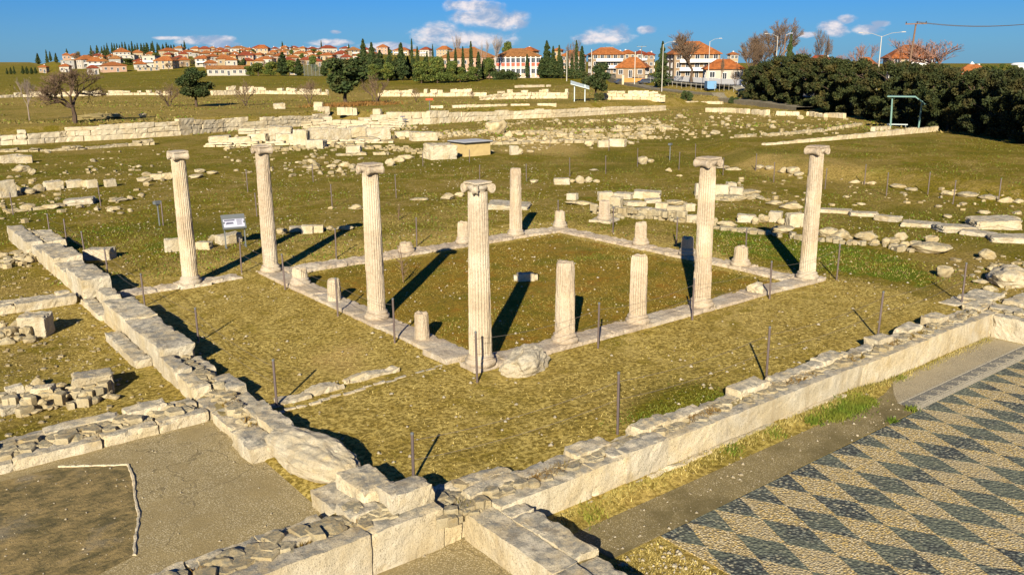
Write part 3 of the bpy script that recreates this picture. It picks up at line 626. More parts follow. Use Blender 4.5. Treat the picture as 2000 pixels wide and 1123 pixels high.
# ---- columns
def shaft(h, r0, r1, seed, worn, nseg=120, flutes=24, top_rough=0):
    rings = max(8, int(h/.085)); v = []; f = []
    for i in range(rings+1):
        t = i/rings; z = h*t; rad = r0+(r1-r0)*(t**1.25)
        for k in range(nseg):
            g = 2*math.pi*k/nseg; ph = (g*flutes/(2*math.pi)) % 1; sc = math.sqrt(max(0, 1-((ph-.5)*2.15)**2)) if abs(ph-.5) < .465 else 0
            cx, cy = math.cos(g), math.sin(g); w = noise.noise((cx*1.1+seed, cy*1.1, z*.75+seed*2)); w2 = noise.noise((cx*3+seed, cy*3, z*2.2))
            er = min(1, max(0, (w+.35*w2+worn+.08)*2.8))
            dr_ = int(z/1.48+seed*3.3); g2 = g+.05*math.sin(dr_*7.1); ph = (g2*flutes/(2*math.pi)) % 1; sc = math.sqrt(max(0, 1-((ph-.5)*2.15)**2)) if abs(ph-.5) < .465 else 0
            rr = rad*(1+.012*math.sin(dr_*3.7+seed))*(1-.085*sc*(1-er)-.055*er*(.6+.5*w2)); rr += .006*noise.noise((cx*9, cy*9, z*9+seed))+.016*er*noise.noise((cx*4+seed, cy*4, z*5))
            j = abs(((z+seed) % 1.45)-.725)
            zz = z
            if top_rough and t > .93: zz += top_rough*noise.noise((cx*1.4+seed, cy*1.4, 1))*(t-.93)/.07; rr *= 1-.10*((t-.93)/.07)**2
            v.append((rr*cx, rr*cy, zz))
    for i in range(rings):
        for k in range(nseg): f.append((i*nseg+k, i*nseg+(k+1) % nseg, (i+1)*nseg+(k+1) % nseg, (i+1)*nseg+k))
    c = len(v); b0 = rings*nseg
    for q in (.72, .38):
        o = len(v)
        for k in range(nseg): p = v[rings*nseg+k]; v.append((p[0]*q, p[1]*q, p[2]+top_rough*.5*noise.noise((p[0]*9*q+seed, p[1]*9*q, 3))))
        for k in range(nseg): f.append((b0+k, b0+(k+1) % nseg, o+(k+1) % nseg, o+k))
        b0 = o
    f.append(tuple(range(b0, b0+nseg))); return v, f
def base(t, r0, jit=.05):
    mb = MB(); mb.lathe([(r0*1.34, -.03), (r0*1.36, .03), (r0*1.40, .06), (r0*1.38, .10), (r0*1.24, .125), (r0*1.16, .15), (r0*1.20, .17), (r0*1.22, .19), (r0*1.14, .215), (r0*1.04, .23), (r0*1.0, .26)], 40, (0, 0, 0), 0, jit)
    return mb.build('base', 'marble', t, True)
def volute(mb, c, ax, r, th, seed=0):
    """scroll: a drum along ax with a waist and a raised spiral on both faces"""
    a = Vector(ax).normalized(); u = Vector((0, 0, 1)); w = a.cross(u).normalized(); n = 28; prof = [(-.5, 1), (-.42, 1.03), (-.34, .92), (-.15, .74), (0, .68), (.15, .74), (.34, .92), (.42, 1.03), (.5, 1)]
    v = []; f = []
    for s, q in prof:
        for k in range(n): g = 2*math.pi*k/n; v.append(Vector(c)+a*th*s+(w*math.cos(g)+u*math.sin(g))*r*q)
    for i in range(len(prof)-1):
        for k in range(n): f.append((i*n+k, i*n+(k+1) % n, (i+1)*n+(k+1) % n, (i+1)*n+k))
    f.append(tuple(reversed(range(n)))); f.append(tuple(range((len(prof)-1)*n, len(prof)*n))); mb.add(v, f)
    for sg in (-1, 1):
        pts = []
        for s in range(44): g = math.pi/2+s*.34; rr = r*(1-s/50)*.94; pts.append(Vector(c)+a*th*.5*sg+(w*math.cos(g)*sg+u*math.sin(g))*rr)
        mb.tube(pts, [r*.12*(1-s/70) for s in range(44)], 6)
        mb.tube([Vector(c)+a*th*.45*sg, Vector(c)+a*(th*.5+.025)*sg], [r*.2, r*.16], 10)
def capital(t, z, r1, face, corner=None):
    c = thing('capital', None, None, (0, 0, z)); c.parent = t; c.scale = (.74, .74, .82) if corner else (.82, .82, .88)
    mb = MB(); mb.lathe([(r1*.98, -.03), (r1*1.06, 0), (r1*1.04, .03), (r1*1.22, .07), (r1*1.36, .12), (r1*1.34, .17), (r1*1.15, .19)], 36); mb.build('echinus', 'marble', c, True)
    mb = MB(); hw = .40
    mb.add(*block_geo(-.335, .335, -.335, .335, .235, .30, z, .05, .008, .03)); mb.build('abacus', 'marble', c)
    vb = MB(); ax = Vector(face); side = Vector((-ax.y, ax.x, 0)); r_ = .135
    if corner is None:
        for s in (-1, 1): volute(vb, side*(.325*s)+Vector((0, 0, .10)), ax, r_, .62)
        vb.add(*block_geo(*((-.30, .30, -.30, .30) if abs(ax.x) > .5 else (-.30, .30, -.30, .30)), .13, .238, 1.2, .06, .006, .03))
    else:
        cx, cy = corner                        # outward signs of the corner
        volute(vb, (-cx*.33, cy*.10, .10), (0, 1, 0), r_, .50); volute(vb, (cx*.10, -cy*.33, .10), (1, 0, 0), r_, .50)
        volute(vb, (cx*.31, cy*.31, .095), (-cy, cx, 0), r_*1.05, .17); vb.add(*block_geo(-.28, .28, -.28, .28, .12, .225, 1.2, .09, .006, .03))
    vb.build('scroll', 'marble', c)
def column(x, y, ptop, label, seed, worn, cap=None, corner=None, r0=.275, r1=.235, z0=-.015, name='column', bs=True, rough=0, h=None, cat='column'):
    h = (ztop(x, y, ptop)-z0) if h is None else h; t = thing(name, label, cat, (x, y, z0)); hs = h-(.25 if corner else .265) if cap else h
    zb = .25 if bs else -.05
    v, f = shaft(hs-zb, r0, r1, seed, worn, top_rough=rough); o = link_mesh('shaft', v, f, 'marble', t); o.location = (0, 0, zb)
    if bs: base(t, r0)
    if cap: capital(t, hs, r1, cap, corner)
    return t
HC = 4.53
column(-2.87, 13.14, 0, 'fluted column with a scrolled capital standing outside the courtyard near the info panel', 1.1, -.12, (1, 0, 0), h=HC, z0=-.03)
column(0, YL, 0, 'fluted column with a scrolled capital, patched shaft, at the kerb corner behind two stumps', 2.3, .02, (1, 0, 0), h=HC)
column(0, 5.21, 0, 'fluted column with a scrolled capital midway along the stump lined kerb', 3.7, -.18, (1, 0, 0), h=HC)
column(0, 0, 0, 'complete fluted column with three visible scrolls at the near corner of the courtyard', 4.1, -.3, (1, 0, 0), (-1, -1), h=HC, r0=.285, r1=.245)
column(8.4, 0, 0, 'fluted column with a chipped scrolled capital, fourth along the sunlit front kerb', 5.9, -.25, (0, 1, 0), h=HC)
column(14.0, 0, 0, 'smooth clean column with a scrolled capital on the kerb corner by the boulders', 6.6, -.32, (0, 1, 0), h=HC)
column(11.2, 12.75, 329, 'tall plain shaft without capital on the far kerb', 7.7, -.05, r0=.28, r1=.24, name='column', rough=.03)
column(2.8, 0, 511, 'rough round topped half column next to the near corner column', 8.2, .25, r0=.265, r1=.25, name='broken_column', rough=.06)
column(5.6, 0, 499, 'pale half column, upper part smooth and lower part fluted', 9.9, -.02, r0=.255, r1=.235, name='broken_column', rough=.05)
ST = [(-.03, 10.45, 523, 'fluted stump on the kerb just in front of the patched corner column', .0, .26), (-.05, 7.85, 545, 'eroded rounded stump with a post standing in front of it', .35, .22), (-.06, 2.62, 611, 'rough lumpy stump nearest to the near corner column', .5, .21),
      (8.4, 12.8, 434, 'fluted stump on the far kerb half behind the corner column', -.05, .24), (5.6, 12.8, 474, 'very low broken stump on the far kerb', .3, .26), (14.0, 13.0, 413, 'square topped stump at the far corner of the courtyard kerb', .1, .25),
      (13.9, 7.8, 435, 'slim stump alone in the middle of the far side kerb', .1, .26), (13.8, 5.2, 463, 'stump in the column shadow on the far side kerb', .1, .25), (13.85, 2.7, 482, 'short stump between the two right hand columns', .05, .27)]
for i, (x, y, pt, lb, wn_, r0) in enumerate(ST): column(x, y, pt, lb.replace('right hand', 'front'), 11+i*1.37, wn_, r0=r0, r1=r0*.93, name='column_stump', bs=r0 > .23, rough=.06, cat='stump')
p = at(1180, 432); column(p.x, p.y, 392, 'stump with a moulded base on its own square slab beyond the kerb corner', 27.7, -.05, r0=.27, r1=.25, z0=p.z+.12, name='column_stump', rough=.02, cat='stump')
stone_piece('base_slab', 'square slab under the stump beyond the kerb corner', 'slab', (p.x, p.y, p.z+.03), (1.15, 1.15, .18), .35, 3.3, 'stone')
# ---- single stones, each placed by the rectangle it fills
def stone(x0, y0, x1, y1, label, kind='r', rz=None, seed=None, cat=None, group=None, name=None, dep=None, sink=.12, pool=None, ms=None):
    sd = int(x0*7+y1*13) if seed is None else seed; rg = random.Random(sd)
    p = at((x0+x1)/2, y1-(y1-y0)*.06); k = scale_at(p); th = math.atan2(CZ-p.z, math.hypot(p.x-CX, p.y-CY))
    w = (x1-x0)*k; d = w*rg.uniform(.6, .85) if dep is None else dep; fl = any(q in label for q in ('flat', 'low', 'thin', 'broad', 'kerb line')); d = min(d, (y1-y0)*k/max(.05, math.sin(th))*(.95 if fl else .75))
    h = max((.13 if fl else .25)*w if kind == 'r' else (.08 if fl else .2)*w, ((y1-y0)*k-d*math.sin(th)*.9)/math.cos(th)); h = max(.06, min(h, w*1.6))
    if rz is None: rz = rg.uniform(-.5, .5) if kind == 'b' else rg.uniform(0, 6.28)
    rr = rz if kind == 'b' else rz; vd = Vector((p.x-CX, p.y-CY)).normalized()
    base_a = math.atan2(vd.y, vd.x)-math.pi/2
    me = rg.choice(BLOCKS if kind == 'b' else ROCKS if pool is None else pool)
    o = bpy.data.objects.new(name or ('squared_block' if kind == 'b' else 'boulder'), me); COL.objects.link(o)
    hh = h*(1+sink); o.scale = (w, d, hh); o.location = (p.x+vd.x*d*.5, p.y+vd.y*d*.5, p.z+h/2-h*sink*.5)
    o.rotation_euler = (rg.uniform(-.06, .06), rg.uniform(-.06, .06), base_a+(rz if kind == 'b' else rg.uniform(-.35, .35)))
    return tag(o, label, cat or ('block' if kind == 'b' else 'boulder'), group)
def world_rock(label, c, d, rz, seed, ms='boulder', rough=.25, cuts=9, sub=4):
    V, Fc = rock_geo(seed, sub, rough, cuts); V = [v*(1+.035*noise.noise(v*9+Vector((seed, 0, 0)))+.022*noise.noise(v*22)) for v in V]; o = link_mesh('boulder', V, Fc, ms, smooth=False); o.location = c; o.scale = d; o.rotation_euler = (0, 0, rz); return tag(o, label, 'boulder')
world_rock('big domed boulder lying between the pebble pavement and the courtyard turf', (-5.68, -2.55, .08), (1.0, 2.75, .84), .24, 75, 'boulder', .34, 3, 5)
world_rock('large pale boulder leaning against the foot of the near corner column', (.72, -.95, .06), (1.5, .95, .85), .12, 74, 'boulder', .36, 7, 5)
world_rock('low rounded rock lump sitting on the front kerb near its far end', (11.2, .0, .08), (.75, .6, .42), .3, 77, 'boulder', .35, 8)
world_rock('broad pale boulder cut by the picture edge beyond the mosaic corner', (19.0, -4.6, .1), (2.2, 1.6, .8), .3, 79, 'boulder', .35, 8)
p = at(1030, 549)
mb = MB(); mb.add(*block_geo(-.42, .42, -.2, .2, -.05, .38, 4.4, .1, .015, .06)); o1 = thing('altar_block', 'stone block with round ends lying inside the courtyard in a column shadow', 'block', (p.x, p.y+.1, p.z), -.55, None, .72)
mb.build('body', 'stone', o1); mb = MB(); mb.tube([(-.58, 0, .14), (.58, 0, .14)], [.17, .17], 16); mb.build('round_end', 'stone', o1)
# rows of stones
def row(phrase, items, noun='boulder', kind='r', adj=None, pool=None):
    items = sorted(items, key=lambda q: (q[0]+q[2])/2); rgx = random.Random(len(items)*5+int(items[0][0]))
    for i, it in enumerate(items):
        k = it[4] if len(it) > 4 else kind; a = it[5] if len(it) > 5 else ('pale squared' if k == 'b' else 'rounded grey')
        nm = 'block' if k == 'b' else noun
        stone(*it[:4], f'{a} {nm}, {ORD[i]} from the left in {phrase}', k, pool=pool)
row('the boulder row beyond the columns', [(1382, 425, 1402, 444), (1400, 430, 1440, 446, 'r'), (1440, 419, 1475, 436, 'b'), (1468, 424, 1482, 440), (1480, 418, 1503, 437), (1502, 413, 1526, 436, 'b', 'upright yellowish'), (1516, 426, 1536, 440), (1536, 417, 1568, 446, 'b', 'large squared'),
  (1505, 440, 1552, 458), (1402, 440, 1442, 451, 'r', 'flat pale'), (1438, 446, 1490, 458, 'r', 'long flat'), (1598, 444, 1636, 466, 'r', 'half hidden grey'), (1620, 448, 1664, 471, 'r', 'flat topped grey'), (1638, 446, 1652, 458, 'r', 'small'), (1670, 450, 1713, 474, 'r', 'big round topped'), (1694, 466, 1718, 482, 'r', 'small pale'),
  (1722, 464, 1738, 480), (1734, 464, 1756, 480), (1746, 452, 1772, 472), (1755, 470, 1776, 486), (1776, 470, 1800, 488, 'r', 'low'), (1780, 472, 1858, 500, 'r', 'long yellow tipped'), (1806, 460, 1832, 480, 'r', 'tilted')])
stone(1910, 485, 1942, 509, 'lone round boulder on the turf beyond the boulder row end', 'r'); stone(1828, 519, 1860, 545, 'lone squarish boulder closest to the rope posts by the mosaic corner', 'r')
row('the ruined wall past the far corner', [(1108, 378, 1128, 392), (1104, 390, 1162, 403, 'r', 'low spread'), (1168, 375, 1196, 394, 'b', 'large square'), (1192, 385, 1215, 410, 'b'), (1200, 376, 1236, 390, 'b', 'weathered'), (1238, 372, 1290, 390, 'b', 'long grey'), (1218, 392, 1258, 404, 'b'), (1260, 388, 1290, 398, 'b'),
  (1234, 405, 1270, 420, 'b', 'low pale'), (1268, 408, 1306, 424, 'b', 'low pale'), (1302, 403, 1336, 431, 'b', 'tall pale'), (1280, 396, 1304, 412), (1336, 398, 1356, 414, 'b'), (1300, 390, 1340, 404, 'r', 'flat'), (1340, 420, 1362, 436)], kind='b')
row('the rubble wall behind the chipped capital', [(1357, 358, 1372, 385, 'b', 'upright'), (1396, 362, 1424, 385, 'b'), (1418, 357, 1436, 376), (1425, 366, 1450, 388, 'b', 'yellow flecked'), (1444, 370, 1486, 384, 'r', 'low'), (1395, 385, 1462, 394, 'r', 'flat')], kind='b')
row('the heap beyond the plain shaft', [(1082, 348, 1112, 362, 'b', 'long low'), (1112, 350, 1124, 358), (1123, 343, 1142, 360, 'r', 'yellowish'), (1138, 345, 1158, 358), (1158, 350, 1172, 358, 'r', 'ochre')])
for b in [(1035, 351, 1052, 359, 'small flat stone right beside the tall plain shaft'), (1150, 329, 1170, 335, 'thin white slab lying alone past the rope posts'), (1245, 306, 1266, 323, 'pointed yellow boulder at the foot of a far rope post'), (1264, 311, 1278, 319, 'little white stone next to the pointed yellow boulder'), (1299, 328, 1313, 337, 'small round stone between the far rope posts and kerb'), (1320, 341, 1334, 346, 'flat sunken stone before the fourth front column'),
          (955, 394, 1035, 412, 'long low block partly behind the tall plain shaft', 'b'), (860, 376, 888, 392, 'yellow lichened stone left of the corner column top'), (886, 375, 908, 386, 'grey stone beside the yellow lichened stone'), (800, 388, 838, 393, 'thin flat slab leading to the yellow lichened stone'), (680, 398, 708, 412, 'white humped rock behind the mid kerb column'), (640, 403, 652, 410, 'tiny pedestal stone at a rope post foot'),
          (832, 282, 888, 314, 'massive pale cube of ruin wall beside the roofed box', 'b'), (678, 286, 706, 303, 'yellow and grey block left of the massive cube', 'b'), (170, 484, 222, 510, 'cream squared block with a post before it by the big wall', 'b'), (324, 467, 352, 494, 'small squared block left of the outer column', 'b'), (385, 472, 414, 489, 'low flat block right of the outer column', 'b'), (405, 458, 425, 472, 'round drum stone between outer column and info panel'),
          (425, 456, 470, 478, 'tumbled block behind the info panel legs', 'b'), (0, 354, 30, 388, 'big ochre block at the picture edge', 'b'), (206, 351, 226, 366, 'tilted small cube at the end of the stone line', 'b'), (130, 386, 183, 402, 'long pale block on the lower terrace edge', 'b'), (40, 349, 0, 0, '')]:
    if b[2] > b[0]: stone(*b[:5], *(b[5:] or 'r'))
row('the stone line by the ochre block', [(40, 366, 72, 382), (60, 360, 88, 376, 'r', 'tilted grey'), (90, 354, 122, 372, 'b', 'flat'), (132, 352, 160, 368, 'b'), (158, 352, 174, 368), (172, 352, 190, 368, 'b', 'small'), (26, 372, 44, 384), (80, 398, 118, 410, 'r', 'low'), (215, 387, 252, 396, 'r', 'flat pale'), (248, 382, 262, 392)])
row('the heap at the upper left edge', [(4, 303, 34, 320, 'b'), (34, 305, 62, 320, 'b'), (28, 322, 60, 338, 'r', 'long'), (55, 330, 70, 342)])
row('the grey line behind the outer column', [(268, 346, 300, 358), (296, 340, 318, 352, 'b'), (314, 337, 340, 354), (370, 341, 400, 350), (404, 334, 426, 342, 'r', 'flat'), (380, 330, 402, 340)])
row('the edge where two column shadows end', [(540, 446, 562, 460), (566, 442, 596, 454, 'b', 'shaded'), (590, 440, 612, 458, 'b'), (612, 440, 632, 456, 'b', 'cream'), (632, 440, 656, 452, 'r', 'pale'), (655, 444, 690, 452)])
row('the slabs behind the mid kerb column', [(598, 322, 624, 332), (636, 320, 660, 330), (648, 312, 668, 319, 'r', 'thin'), (660, 316, 686, 327, 'r', 'white'), (656, 327, 672, 340), (766, 307, 792, 318), (776, 302, 810, 312), (752, 310, 772, 326, 'r', 'grey'), (600, 315, 618, 319)])
row('the drystone heap by the pavement', [(0, 780, 62, 808, 'b', 'long low'), (16, 752, 46, 778, 'b', 'squared grey'), (50, 750, 72, 775), (56, 736, 88, 760, 'r', 'leaning'), (70, 752, 108, 795, 'b', 'upright'), (104, 745, 132, 765), (106, 765, 132, 784), (128, 752, 150, 778), (140, 740, 158, 765), (150, 724, 220, 778, 'b', 'big square'), (115, 784, 136, 796), (96, 790, 116, 802), (138, 778, 176, 794, 'b', 'flat'), (175, 778, 192, 790), (212, 768, 236, 784), (36, 805, 60, 816), (60, 798, 84, 810)])
row('the drystone row under the cross wall', [(0, 625, 16, 655), (14, 624, 50, 654, 'r', 'large'), (48, 612, 100, 662, 'b', 'shaped square'), (0, 652, 26, 664), (24, 654, 50, 668)])
row('the little pile beside the block wall', [(0, 492, 18, 506), (16, 488, 50, 498, 'r', 'flat'), (30, 498, 56, 512), (50, 500, 66, 516), (8, 505, 30, 518), (56, 494, 80, 504)])
row('the kerb line beyond the boulders', [(1602, 407, 1660, 418, 'b', 'long flat'), (1660, 413, 1712, 424, 'b', 'flat'), (1712, 420, 1756, 434, 'b', 'thin'), (1764, 432, 1830, 446, 'b', 'broad'), (1830, 438, 1900, 456, 'b', 'broad'), (1896, 424, 1980, 450, 'b', 'raised'), (1880, 450, 1940, 463, 'b', 'low'), (1934, 458, 2004, 476, 'b', 'low')], kind='b')
row('the slab line behind the clean column', [(1494, 390, 1530, 402, 'r', 'grey'), (1520, 394, 1568, 410, 'r', 'long'), (1398, 322, 1430, 332, 'r', 'low'), (1415, 326, 1450, 334, 'r', 'low')])
row('the edge under the dry bank', [(1494, 324, 1512, 334), (1518, 326, 1540, 340), (1536, 326, 1562, 342, 'r', 'yellow'), (1550, 336, 1570, 346), (1474, 322, 1492, 333, 'r', 'ochre')])
row('the outcrops along the far posts', [(1656, 352, 1680, 359), (1690, 354, 1712, 362), (1738, 362, 1770, 369), (1768, 366, 1792, 374), (1838, 372, 1866, 384), (1870, 377, 1910, 388), (1912, 384, 1950, 392), (1948, 384, 1980, 398, 'r', 'larger'), (1976, 388, 2000, 399), (1672, 396, 1692, 402, 'r', 'single pale'), (1826, 400, 1840, 407, 'r', 'small'), (1908, 410, 1932, 420, 'r', 'small')])
row('the outcrop before the corner boulder', [(1898, 545, 1930, 556), (1920, 556, 1944, 572), (1940, 528, 1960, 540), (1966, 534, 1982, 545), (1898, 590, 1940, 606, 'b', 'flat'), (1936, 598, 1990, 618, 'b', 'flat')])
def heap_fill(name, label, a, b, wid, n, s0, s1, layers, seed):
    mb = MB(); rg = random.Random(seed); A = at(*a); B = at(*b)
    for l in range(layers):
        for k in range(n):
            t = rg.random(); c = A.lerp(B, t); V, Fc = rg.choice(LOWROCK); s = rg.uniform(s0, s1)*(1-.15*l); an = rg.uniform(0, 6.3); ca, sa = math.cos(an), math.sin(an); o = rg.gauss(0, wid*(.5-.12*l)); sy, sz = s*rg.uniform(.7, 1), s*rg.uniform(.5, .8)
            z = c.z+.06+l*s1*.42; mb.add([(c.x+p.x*s*ca-p.y*sy*sa, c.y+o+p.x*s*sa+p.y*sy*ca, z+p.z*sz) for p in V], Fc)
    o = mb.build(name, 'rubble'); tag(o, kind='stuff'); return o
heap_fill('drystone_rubble', '', (-30, 806), (212, 778), .42, 46, .16, .42, 2, 4)
heap_fill('drystone_rubble', '', (-30, 668), (60, 660), .4, 26, .16, .42, 2, 5)
heap_fill('wall_rubble', '', (0, 518), (84, 505), .9, 40, .12, .4, 1, 6)
heap_fill('wall_rubble', '', (1175, 420), (1340, 432), 1.0, 70, .2, .6, 2, 7)
heap_fill('wall_rubble', '', (1395, 448), (1800, 492), 1.0, 90, .12, .42, 1, 8)
heap_fill('wall_rubble', '', (1360, 388), (1480, 388), .8, 40, .2, .5, 1, 9)

# ---- rope posts
POSTL = {
 'along the top of the long front wall': [(791, 930, 846), (1206, 848, 728), (1496, 745, 638), (1714, 660, 570), (1878, 593, 514)],
 'beside the big block wall': [(541, 795, 703), (388, 668, 602), (283, 598, 535), (213, 551, 486), (167, 507, 453), (131, 480, 429), (97, 456, 422)],
 'set close before the sunlit column row': [(932, 747, 648), (1168, 680, 592), (1352, 625, 545), (1503, 584, 511), (1634, 547, 478)],
 'set close before the stump kerb': [(771, 670, 583), (660, 618, 544), (557, 566, 497), (472, 533, 465)],
 'behind the far kerb': [(657, 505, 447), (814, 481, 426), (1090, 440, 392), (1197, 455, 404), (1321, 480, 425), (1456, 500, 447)],
 'across the turf behind the scrolled columns': [(26, 420, 377), (197, 403, 358), (319, 441, 394), (484, 375, 332), (502, 423, 378), (612, 356, 321), (649, 407, 361), (774, 387, 341), (826, 325, 299), (917, 318, 293), (937, 350, 323)],
 'along the far path beyond the courtyard': [(1028, 355, 321), (1113, 345, 309), (1183, 340, 305), (1245, 326, 288), (1074, 287, 265), (1189, 295, 268), (1326, 332, 298), (1358, 316, 279), (1412, 343, 309), (1476, 334, 301)],
 'under the dry bank towards the picture edge': [(1511, 356, 318), (1611, 370, 330), (1688, 361, 322), (1731, 383, 338), (1812, 380, 337), (1861, 399, 353), (1950, 394, 349)]}
for phrase, L in POSTL.items():
    L = sorted(L); tops = []
    for i, (px, yb, yt) in enumerate(L):
        p = at(px, yb); 
        if px == 791: p = Vector((-4.55, -4.2, -.15))
        h = max(.9, min(1.35, ztop(p.x, p.y, yt)-p.z)); rg = random.Random(px)
        t = thing('rope_post', f'slim steel rope post, {ORD[i]} from the left {phrase}', 'post', p, 0, 'steel rope posts'); t.rotation_euler = (rg.uniform(-.02, .02), rg.uniform(-.02, .02), 0)
        mb = MB(); r_ = .028; mb.tube([(0, 0, -.15), (0, 0, h)], r_, 10); mb.build('pole', 'steel', t)
        mb = MB(); mb.lathe([(r_*1.12, h-.02), (r_*1.12, h+.012), (r_*.6, h+.022)], 10); mb.build('cap', 'grey_metal', t)
        tops.append(Vector((p.x, p.y, p.z+h*.86)))
    if phrase.split()[-1] in ('wall', 'row', 'kerb') and 'behind' not in phrase:
        mb = MB()
        for a, b in zip(tops, tops[1:]):
            if (a-b).length > 14: continue
            for off in (0, -.38):
                pts = []
                for k in range(11): t_ = k/10; q = a.lerp(b, t_); q.z += off-.12*4*t_*(1-t_); pts.append(q)
                mb.tube(pts, .0042, 5)
        tag(mb.build('barrier_rope', 'rope'), f'thin dark wire strung through the posts {phrase}', 'wire')
# ---- information panels, signs, small fittings
def panel(px, yb, yt, w, label, cat='info panel', back=False):
    p = at(px, yb); h = ztop(p.x, p.y, yt)-p.z; a = math.atan2(p.y-CY, p.x-CX)-math.pi/2+.12
    t = thing('info_panel', label, cat, p, a)
    for s in (-1, 1):
        mb = MB(); mb.box((s*w*.42, 0, h*.40), (.05, .05, h*.82)); mb.build('leg', 'grey_metal', t)
        mb = MB(); mb.box((s*w*.42, .12, .02), (.06, .5, .04)); mb.build('foot', 'grey_metal', t)
    def tilt(m_): return [(x, .30*(z-h*.62)/(h*.36)*1.0-.1, z) for x, y, z in m_]
    mb = MB(); z0, z1 = h*.62, h
    V = [(-w/2, -.2, z0), (w/2, -.2, z0), (w/2, .32, z1), (-w/2, .32, z1)]; V2 = [(x, y+.04, z-.05) for x, y, z in V]
    mb.add(V+V2, [(0, 1, 2, 3), (7, 6, 5, 4), (0, 4, 5, 1), (1, 5, 6, 2), (2, 6, 7, 3), (3, 7, 4, 0)]); mb.build('frame', 'grey_metal', t)
    def on(u, v, e):
        v = .06+v*.74; return (-w/2+w*u, -.2+.52*v-.004*e, z0+(z1-z0)*v+.006*e)
    mb = MB(); mb.poly([on(.06, .05, 1), on(.94, .05, 1), on(.94, .80, 1), on(.06, .80, 1)]); f_ = mb.build('board', 'panel_white', t)
    mb = MB(); rg = random.Random(px)
    for k in range(9):
        v = .72-.065*k
        mb.poly([on(.62, v, 2), on(.62+rg.uniform(.18, .28), v, 2), on(.62+rg.uniform(.18, .28), v+.03, 2), on(.62, v+.03, 2)])
    mb.poly([on(.10, .62, 2), on(.55, .62, 2), on(.55, .75, 2), on(.10, .75, 2)]); mb.poly([on(.14, .30, 2), on(.5, .34, 2), on(.46, .5, 2), on(.2, .52, 2)])
    mb.build('print', 'ink', f_)
panel(461, 483, 421, .95, 'grey metal info panel with a white tilted board beside the outer column')
panel(829, 242, 220, 1.25, 'small dark info panel by the red sign on the ashlar wall')
p = at(840, 243); t = thing('sign_post', 'pole with a short red sign board above the ashlar wall', 'sign', p, 0); h = ztop(p.x, p.y, 193)-p.z
mb = MB(); mb.tube([(0, 0, 0), (0, 0, h)], .05, 8); mb.build('pole', 'grey_metal', t)
a = math.atan2(p.y-CY, p.x-CX)-math.pi/2; mb = MB(); mb.box((0, -.08, h-.1), (1.0, .06, .28), 0); o = mb.build('board', 'red', t); o.rotation_euler = (0, 0, a)
for px, yb, yt, lb in ((787, 246, 228, 'upper of the two tiny dark plates standing before the ashlar wall'), (792, 250, 234, 'lower of the two tiny dark plates standing before the ashlar wall')):
    p = at(px, yb); t = thing('name_plate', lb, 'sign', p, math.atan2(p.y-CY, p.x-CX)-math.pi/2); h = ztop(p.x, p.y, yt)-p.z
    mb = MB(); mb.tube([(0, 0, 0), (0, 0, h)], .025, 6); mb.build('pole', 'grey_metal', t); mb = MB(); mb.box((0, -.04, h), (.62, .03, .14)); mb.build('plate', 'ink', t)
for px, yb, yt, lb in ((312, 441, 396, 'slim post carrying a small blue grey lamp box near the outer column'), (1308, 313, 282, 'slim post carrying a dark lamp box on the far path')):
    p = at(px, yb); t = thing('lamp_post', lb, 'lamp', p, .3); h = ztop(p.x, p.y, yt)-p.z
    mb = MB(); mb.tube([(0, 0, -.1), (0, 0, h)], .035, 8); mb.build('pole', 'grey_metal', t); mb = MB(); mb.box((0, 0, h), (.34, .22, .14)); mb.box((0, 0, h-.1), (.12, .1, .08)); mb.build('lamp_box', 'grey_metal', t)
# box with slab roof
p = at(933, 305); k = scale_at(p); t = thing('roofed_box', 'ochre rendered box with an overhanging grey slab roof among the ruins', 'shed', p, math.atan2(p.y-CY, p.x-CX)-math.pi/2+.62)
w = 62*k; h = ztop(p.x, p.y, 279)-p.z
mb = MB(); mb.add(*block_geo(-w*.5, w*.5, 0, w*.8, -.1, h, 3.1, .3, .01, .02)); mb.build('wall', 'sandbox', t)
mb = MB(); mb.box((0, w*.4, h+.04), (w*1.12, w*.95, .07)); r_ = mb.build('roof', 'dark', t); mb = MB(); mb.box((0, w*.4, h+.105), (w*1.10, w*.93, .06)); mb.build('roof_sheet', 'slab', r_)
# shelters
p = at(1766, 252); k = scale_at(p); a = math.atan2(p.y-CY, p.x-CX)-math.pi/2; t = thing('shelter', 'green metal shelter with a bent flat roof before the dark hedge', 'shelter', p, a); h = ztop(p.x, p.y, 190)-p.z; w = 50*k
for y in (0, 2.0):
    for s, hh in ((-1, h-1.0*0), (1, h-.5)):
        mb = MB(); mb.tube([(s*w*.5, y, -.1), (s*w*.54, y, hh)], .09, 8); mb.build('post', 'green_metal', t)
mb = MB()
prof = [(-w*.72, h), (w*.28, h-.02), (w*.72, h-1.05)]
for (x0, z0), (x1, z1) in zip(prof, prof[1:]): mb.add([(x0, -.5, z0), (x1, -.5, z1), (x1, 2.6, z1), (x0, 2.6, z0), (x0, -.5, z0+.1), (x1, -.5, z1+.1), (x1, 2.6, z1+.1), (x0, 2.6, z0+.1)], [(3, 2, 1, 0), (4, 5, 6, 7), (0, 1, 5, 4), (1, 2, 6, 5), (2, 3, 7, 6), (3, 0, 4, 7)])
mb.build('roof', 'green_metal', t)
p = at(1752, 251); t = thing('bench', 'pale bench under the green shelter', 'bench', p, a); mb = MB(); mb.box((0, 0, .45), (2.2, .5, .1)); mb.build('seat', 'pale_sheet', t)
for s in (-1, 1): mb = MB(); mb.box((s*.9, 0, .2), (.1, .45, .42)); mb.build('leg', 'grey_metal', t)
